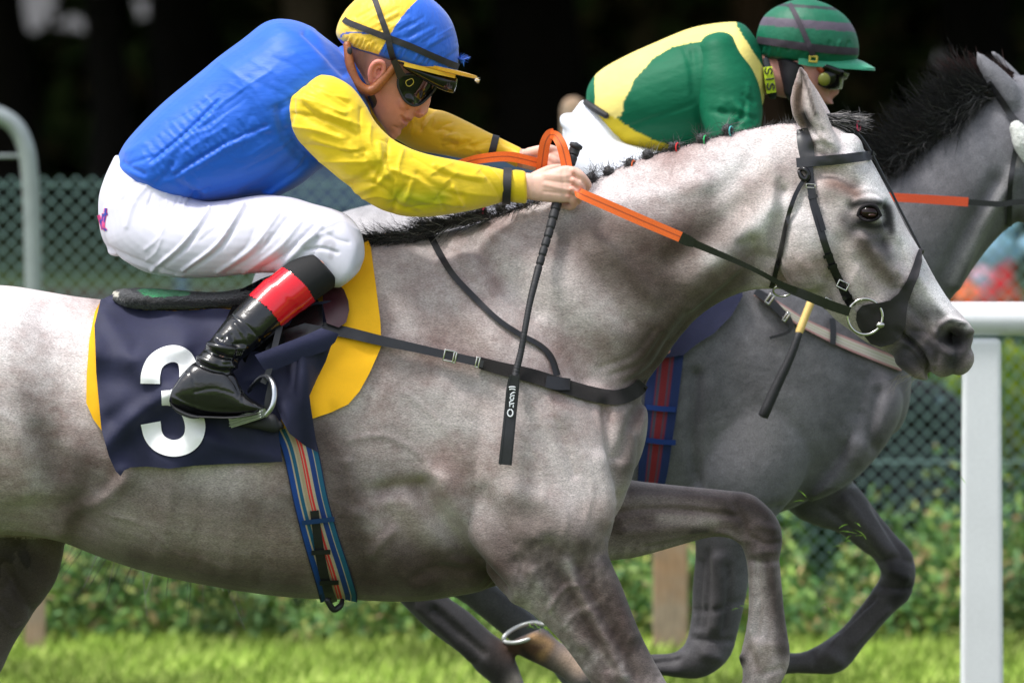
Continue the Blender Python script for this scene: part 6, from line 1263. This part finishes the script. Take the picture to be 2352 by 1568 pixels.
# ---- chain link fence
FEN = mat('green_coated_wire', col=L(122,152,146), rough=.5, attr=False)
fe = empty('fence', (0, 10.3, float(gz(10.3)))); tag(fe, 'grey green chain link fence running behind the race track', 'fence')
mb_V = []; mb_F = []; nv = 0
pit = .026; x0, x1, zb, zt = -6.0, 6.0, float(gz(10.3))-.02, CAMH-.415*1.396
nw = int((x1-x0)/pit); nz = int((zt-zb)/(pit/1)); wr_ = .0029
for i in range(nw):
    base = x0+i*pit; k = np.arange(nz*2+1)
    xx = base+np.where((k+i) % 2 == 0, 0, pit); zz = zb+k*pit*1.02; yy = 10.3+np.where(k % 2 == 0, -.003, .003)
    R = np.stack([np.stack([xx-wr_, yy, zz], -1), np.stack([xx, yy-wr_, zz], -1), np.stack([xx+wr_, yy, zz], -1), np.stack([xx, yy+wr_, zz], -1)], 1)
    R = R[zz < zt+.02]; m_ = len(R)
    mb_V.append(R.reshape(-1, 3)); idx = nv+np.arange(m_*4).reshape(m_, 4)
    for a in range(4): mb_F.append(np.stack([idx[:-1, a], idx[:-1, (a+1) % 4], idx[1:, (a+1) % 4], idx[1:, a]], -1))
    nv += m_*4
mk('mesh_panel', np.vstack(mb_V), np.vstack(mb_F), FEN, fe)
mb = MB(); tube(mb, [(x0, 10.3, zt, .0016), (0, 10.3, zt-.015, .0016), (x1, 10.3, zt, .0016)], 6, 6, px=False); tube(mb, [(x0, 10.3, zt-.9, .003), (x1, 10.3, zt-.9, .003)], 2, 6, px=False)
o = mb.build('tension_wire', FEN, fe, col=False)
# wooden posts
WOODM = mat('weathered_wood', col=L(150,132,112), two=L(158,126,96), twoscale=6, rough=.9, var=.25, vscale=30, attr=False, stretch=(4, 4, .6), bump=.5, bscale=20)
for (xa, xb, top, Yp, lab) in ((1500,1580,900,9.0,'square wooden fence post between the forelegs of both horses'), (1288,1345,222,10.6,'tall tan fence post with rounded top behind the white breeches'), (58,105,1180,9.0,'short wooden post in the weeds beside the hind leg of the pale horse')):
    a, b = P(xa, top, Yp), P(xb, top, Yp); hw = (b.x-a.x)/2; zb_ = float(gz(Yp))-.1; hz = (a.z-zb_)/2
    mb = MB(); box(mb, (0, 0, hz), (hw, hw*.9, hz))
    if top == 222: mb = MB(); tube(mb, [(0, 0, 0, hw), (0, 0, hz, hw), (0, 0, 2*hz-hw, hw)], 3, 20, px=False)
    o = mb.build('fence_post', WOODM, None, smooth=top == 222, col=False); o.location = ((a.x+b.x)/2, Yp, zb_)
    if top != 222:
        bv = o.modifiers.new('b', 'BEVEL'); bv.width = .006; bv.segments = 2
    tag(o, lab, 'fence post')
# galvanised hoop at the left
GALV = mat('galvanised_tube', col=L(150,158,158), rough=.45, metal=.3, attr=False, var=.1, vscale=20)
hp = empty('hoop_barrier', P(-60, 1400, 9.2)); tag(hp, 'curved galvanised tube barrier at the left edge of the track', 'barrier')
mb = MB(); tube(mb, [(-200,1480,9.2,.027),(-200,700,9.2,.027),(-198,420,9.2,.027),(-185,330,9.2,.027),(-150,280,9.2,.027),(-100,262,9.2,.027),(-40,258,9.2,.027),(0,266,9.2,.027),(35,290,9.2,.027),(58,335,9.2,.027),(68,400,9.2,.027),(74,520,9.2,.027),(78,800,9.2,.027),(80,1480,9.2,.027)], 6, 16); mb.build('frame', GALV, hp, col=False)
mb = MB(); tube(mb, [(-200,360,9.2,.006),(66,358,9.2,.006)], 2, 8); mb.build('cross_wire', GALV, hp, col=False)
# ---- white running rail
PVC = mat('white_pvc', col=L(244,246,248), rough=.35, attr=False, var=.03, vscale=6, fine=.03, fscale=100)
YR = 3.2; rl = empty('running_rail', (P(2255, 800, YR).x, YR, float(gz(YR)))); tag(rl, 'white plastic running rail on a white post beside the dark horse', 'running rail')
rs_ = (CAMD+YR)/CAMD/1000; rr_ = 38*rs_
mb = MB(); A_ = P(1500, 732, YR); B_ = P(3600, 734, YR); tube(mb, [(A_.x, YR, A_.z, rr_), ((A_.x+B_.x)/2, YR, A_.z, rr_), (B_.x, YR, B_.z, rr_)], 3, 28, px=False); mb.build('rail', PVC, rl, col=False)
mb = MB()
for (xc) in (2254, 3100):
    mb = MB(); a = P(xc-44, 768, YR+.03); b = P(xc+44, 768, YR+.03); zb_ = float(gz(YR)); bb = P(xc-52, 1568, YR+.03)
    top_ = np.array([[a.x, YR-.02, a.z-.01], [b.x, YR-.02, a.z-.01], [b.x, YR+.07, a.z-.01], [a.x, YR+.07, a.z-.01]]); bot_ = top_.copy(); bot_[:, 2] = zb_; bot_[[0, 3], 0] -= .006; bot_[[1, 2], 0] += .008
    mb.add(np.vstack([top_, bot_]), [(3,2,1,0),(4,5,6,7),(0,1,5,4),(1,2,6,5),(2,3,7,6),(3,0,4,7)]); po = mb.build('post', PVC, rl, smooth=False, col=False); bv = po.modifiers.new('b', 'BEVEL'); bv.width = .012; bv.segments = 3
mb = MB(); 
# ---- tyre behind the fence, bar, small things
TY = mat('old_tyre', col=L(26,28,31), rough=.85, attr=False, var=.2, vscale=20, bump=.6, bscale=40)
c = P(2085, 1050, 11.0); ty = empty('tyre', (c.x, c.y, c.z)); tag(ty, 'dark tyre leaning behind the chain link fence beyond the dark horse', 'tyre')
mb = MB(); Rm = Matrix.Rotation(radians(36), 3, 'Z') @ Matrix.Rotation(radians(-12), 3, 'Y'); rg = []
for t in np.linspace(0, 2*pi, 49):
    cx2, cz2 = cos(t), sin(t); rg.append([list(Vector(Rm @ Vector(((.18+.085*cos(q))*cx2*1.0, .075*math.copysign(abs(sin(q))**.6, sin(q)), (.18+.085*cos(q))*cz2)))+c) for q in np.linspace(0, 2*pi, 16, endpoint=False)])
V2, F2 = rings(np.array(rg), closed=False); mb.add(V2, F2); mb.build('tread', TY, ty, col=False)
mb = MB(); rg = []
for s_ in (-.03, .03):
    rg.append([list(Vector(Rm @ Vector((.125*cos(t), s_, .125*sin(t))))+c) for t in np.linspace(0, 2*pi, 30, endpoint=False)])
V2, F2 = rings(np.array(rg)); mb.add(V2, F2); mb.build('rim', mat('dark_rim', col=L(30,36,38), rough=.6, attr=False), ty, col=False)
pb = empty('barrier_bar', P(2040, 1010, 11.0)); tag(pb, 'slanting blue grey metal bar leaning behind the fence beside the tyre', 'bar')
mb = MB(); tube(mb, [(1930,1140,11.0,.024),(2040,1020,11.0,.024),(2150,920,11.0,.024)], 3, 12); mb.build('tube', mat('blue_grey_paint', col=L(98,120,130), rough=.5, attr=False), pb, col=False)
mb = MB(); tube(mb, [(2012,1112,10.9,.02),(2012,1150,10.9,.02)], 2, 12); tube(mb, [(2012,1150,10.9,.014),(2012,1400,10.9,.014)], 2, 12); o = mb.build('marker_stake', mat('white_stake', col=L(205,210,215), rough=.6, attr=False), None, col=False); tag(o, 'small white topped marker stake in the weeds beyond the folded foreleg', 'stake')
mb = MB(); loft(mb, [(2070,905,2072,955,14,.06),(2090,896,2095,955,14,.06),(2112,900,2112,948,14,.06)], n=3); V, F = remesh(mb, .01); o = mk('plastic_bucket', V, F, mat('pale_blue_plastic', col=L(180,200,214), rough=.5, attr=False)); tag(o, 'small pale blue bucket standing far behind the fence', 'bucket')
# blue barrier glimpsed under the rider's arm
mb = MB(); 
for k in range(6): box(mb, (0, 0, .05+k*.045), (1.0, .02, .02))
for xx in (-.9, 0, .9): box(mb, (xx, .045, -.25), (.03, .02, .55))
o = mb.build('blue_barrier', mat('blue_panel', col=L(66,86,112), rough=.6, attr=False), None, smooth=False, col=False); c = P(850, 500, 28); o.location = c; tag(o, 'faded blue slatted barrier far off, seen under the yellow sleeve', 'barrier')
# red and pink flowers far behind at the right
def shrub(name, px_, py_, Yp, rad, h, cols, n, label, cat, group=None, size=.05, seed=1, trunk=True, blossom=None):
    r = np.random.RandomState(seed); c = P(px_, py_, Yp); gzv = float(gz(Yp)); root = empty(name, (c.x, Yp, gzv)); tag(root, label, cat, group)
    d = r.normal(size=(n, 3)); d /= np.linalg.norm(d, axis=1)[:, None]; d *= (r.rand(n)**.4)[:, None]
    lump = 1+.25*np.sin(d[:, 0]*5+seed)+.2*np.sin(d[:, 2]*7+seed*2)
    ctr = np.array([c.x, Yp, gzv+h*.55]); pts = ctr+d*lump[:, None]*np.array([rad, rad*.8, h*.5])
    pts[:, 2] = np.maximum(pts[:, 2], gzv+.02)
    cc = np.array([L(*q) for q in cols])[r.choice(len(cols), n)]*(.7+.6*r.rand(n))[:, None]
    Vl, Fl, Cl = leafmesh(n, pts, size, cc, seed); mk('foliage', Vl, Fl, LEAFM, root, Cl, smooth=False)
    mb = MB()
    for k in range(5): a = r.rand()*6.28; tube(mb, [(c.x, Yp, gzv-.05, .02*rad+.01), (c.x+cos(a)*rad*.3, Yp+sin(a)*rad*.3, gzv+h*.4, .012*rad+.006), (c.x+cos(a)*rad*.5, Yp+sin(a)*rad*.5, gzv+h*.75, .006)], 3, 7, px=False)
    mb.build('stem', BARK, root, col=False)
    if blossom:
        mb = MB()
        for (bx, by, br, bc) in blossom:
            q = P(bx, by, Yp-rad*1.3); br = br*1.0; ball(mb, q, br, 10, C=L(*bc))
            for k in range(10): o3 = r.normal(size=3)*br*.7; ball(mb, (q.x+o3[0], q.y+o3[1]*.4, q.z+o3[2]), br*.45, 8, C=L(*bc))
        fl = mb.build('blossom', LEAFM, root); fl['kind'] = 'stuff'
    return root
BARK = mat('bark', col=L(96,84,72), rough=.95, var=.3, vscale=6, bump=.6, bscale=10, bdist=.02, attr=False)
shrub('flowering_shrub', 2262, 640, 20, .26, .75, [(70,110,60),(90,120,70)], 2600, 'far off shrub with blurred red, pink and pale blue blossom above the rail', 'flowering shrub', size=.04, seed=3,
  blossom=[(2290,600,.05,(214,60,70)),(2262,625,.06,(240,190,205)),(2296,648,.06,(220,60,66)),(2255,668,.055,(236,120,120)),(2240,672,.05,(226,130,70)),(2272,575,.09,(130,170,190)),(2300,562,.06,(120,165,180)),(2312,676,.05,(190,90,60)),(2225,680,.05,(226,110,60))])
i = 0
for (px_, Yp, rad, h, cs, lab) in ((2345,12.6,.45,.72,[(150,170,50),(120,150,50),(176,186,70)],'yellow green bush behind the white rail post'),(2120,13.5,.35,.75,[(140,160,60),(100,136,54)],'small light green bush behind the leaning tyre'),(1960,12.3,.45,.6,[(80,116,60),(60,96,56)],'low dark green bush behind the fence beyond the knee of the dark horse'),
      (180,11.6,.6,.55,[(84,112,54),(60,92,50)],'low green bush behind the fence, below the belly at the left'),(560,11.8,.7,.42,[(70,110,52),(90,124,60)],'wide low bush behind the fence, below the girth'),(1450,11.9,.4,.6,[(44,92,44),(60,108,50)],'dark green bush beside the square wooden post')):
    i += 1; shrub('bush', px_, 900, Yp, rad, h, cs, 5200, lab, 'bush', None, .035, 20+i)
# ---- dark wood far behind: trunks, crowns above the frame, shade below
DKL = mat('wood_leaf', rough=.7, attr=True, spec=.15)
r = np.random.RandomState(11)
labs = {0:'pale barked tree trunk behind the head of the rider in blue',1:'brown tree trunk behind the striped green cap',2:'dark tree trunk at the far left of the wood',3:'dark tree trunk above the blue jacket',4:'dark tree trunk between both riders',5:'dark tree trunk behind the bushy mane',6:'slim dark tree trunk left of the blue jacket',7:'dark tree trunk at the far right of the wood',8:'outermost tree trunk on the left side of the wood',9:'second tree trunk from the left side of the wood',10:'second tree trunk from the right side of the wood',11:'outermost tree trunk on the right side of the wood'}
for k, (px_, Yp, rad, tc) in enumerate([(715,46,.13,(120,104,88)),(1745,46,.12,(96,74,56)),(-40,48,.3,(40,36,30)),(430,50,.22,(30,27,24)),(1240,50,.28,(34,30,26)),(2250,49,.22,(30,28,25)),(250,47,.12,(30,27,24)),(2600,48,.3,(34,30,26)),(-2200,47,.3,(34,30,26)),(-1000,48,.3,(34,30,26)),(3800,48,.3,(34,30,26)),(5000,47,.3,(34,30,26))]):
    c = P(px_, 0, Yp); zg = float(gz(Yp)); root = empty('tree', (c.x, Yp, zg)); tag(root, labs[k], 'tree', 'trees of the dark wood behind the fence')
    if k < 2: c = P(px_, 0, Yp)
    mb = MB(); x_ = c.x
    tube(mb, [(x_, Yp, zg-.2, rad*1.5), (x_+.02, Yp, zg+.5, rad*1.15), (x_-.05, Yp, zg+1.6, rad), (x_+.1, Yp, zg+3.5, rad*.85), (x_, Yp, zg+6, rad*.6)], 5, 14, px=False)
    for q in range(5): a = r.rand()*6.28; z0 = zg+2.6+q*.7; tube(mb, [(x_, Yp, z0, rad*.4), (x_+cos(a)*1.2, Yp+sin(a)*1.2, z0+1.0, rad*.25), (x_+cos(a)*2.4, Yp+sin(a)*2.4, z0+1.6, rad*.1)], 4, 8, px=False)
    mb.build('trunk', mat('bark_'+str(k), col=L(*tc), rough=.95, var=.3, vscale=6, bump=.6, bscale=10, bdist=.02, attr=False), root, col=False)
    n = 7500; d = r.normal(size=(n, 3)); d /= np.linalg.norm(d, axis=1)[:, None]; d *= (r.rand(n)**.35)[:, None]
    pts = np.array([x_, Yp-4, zg+5.4])+d*np.array([4.4, 11, 3.4])*(1+.15*np.sin(d[:, [0]]*6+k)); pts = pts[pts[:, 2] > zg+1.75+.0*k]
    cc = np.array([L(70,94,48), L(56,80,44), L(84,104,54)])[r.choice(3, len(pts))]*(.6+.6*r.rand(len(pts)))[:, None]
    Vl, Fl, Cl = leafmesh(len(pts), pts, .26, cc, 50+k); mk('crown', Vl, Fl, DKL, root, Cl, smooth=False)
# evergreen understory closing the view between trunks, with gaps where a pale yard shows
n = 120000; x = r.uniform(-18, 18, n); y = r.uniform(51, 57, n); z = gz(y)-.2+r.rand(n)*4.2
pxx = x/((CAMD+y)/CAMD/1000)+1176; pyy = (CAMH-z)/((CAMD+y)/CAMD/1000)
keep = np.ones(n, bool)
wx, wz = x, z
for (gx, gz_, gr) in ((-3.4,2.15,.30),(-3.0,2.0,.16),(-2.62,2.1,.19),(-2.35,1.95,.14),(-2.45,1.6,.13),(-3.3,1.6,.13),(-1.5,1.5,.12),(1.9,1.6,.15),(3.0,1.8,.18),(-.9,1.2,.16)):
    keep &= ((wx-gx)**2+((wz-gz_)*1.0)**2) > gr**2
pts = np.stack([x, y, z], 1)[keep]; cc = np.array([L(112,132,78), L(84,104,62), L(134,124,88)])[r.choice(3, len(pts))]*(.5+.7*r.rand(len(pts)))[:, None]
Vl, Fl, Cl = leafmesh(len(pts), pts, .20, cc, 77); o = mk('dark_understory', Vl, Fl, DKL, None, Cl, smooth=False); tag(o, 'deep shaded evergreen understory of the wood behind the fence', 'understory', None, 'stuff')
wf = []
for x in np.linspace(-60, 60, 41):
    for y in (31.5, 75): wf.append((x, y+(1.2*sin(x*.8)+.6*sin(x*2.1) if y < 40 else 0), gz(y)+.01))
g = mk('forest_floor', np.array(wf), np.array([(2*i, 2*i+2, 2*i+3, 2*i+1) for i in range(40)]), mat('leaf_litter', col=L(44,38,30), rough=1, var=.3, vscale=2, attr=False)); g['kind'] = 'structure'
# pale yard wall beyond, seen only through the gaps
mb = MB(); box(mb, (0, 78, 3.2), (30, .2, 2.2)); o = mb.build('yard_wall', mat('pale_render', col=L(138,134,138), rough=.9, var=.1, vscale=1, attr=False), None, smooth=False, col=False); tag(o, 'pale wall glimpsed through gaps in the dark wood', 'wall')
# torn grass thrown up by the hooves
r = np.random.RandomState(77); 
for k, (x, y, Yp, nb, sz) in enumerate(((1960,1225,.9,9,24),(1925,1262,1.0,3,16),(1850,1150,.8,2,20),(1240,1440,1.2,14,14),(2215,1110,.6,1,24),(1880,1410,.7,3,22),(1700,1400,.9,2,12))):
    mb = MB()
    for q in range(nb):
        a = r.uniform(-.6, .9); cx3, cy3 = x+r.normal()*sz*.8, y+r.normal()*sz*.45; l = sz*(.5+r.rand()); ribbon(mb, [(cx3-l*cos(a)/2, cy3-l*sin(a)/2, .4, Yp), (cx3, cy3-2, 1.5, Yp+.01), (cx3+l*cos(a)/2, cy3+l*sin(a)/2, .4, Yp)], None, th=.0006, K=2, sub=3, C=np.array([L(110,150,50)]*2)*(.6+.9*r.rand()))
    o = mb.build('flying_grass', BLM); tag(o, ['tuft of torn grass flying between the forelegs of the dark horse','second looser tuft of flying grass under the dark chest','two grass blades in the air under the dark chest','torn grass hanging round the upturned horseshoe','single grass blade in the air before the white post','grass blades flying below the knee of the dark horse','two grass blades beside the bent pale cannon'][k], 'grass tuft')
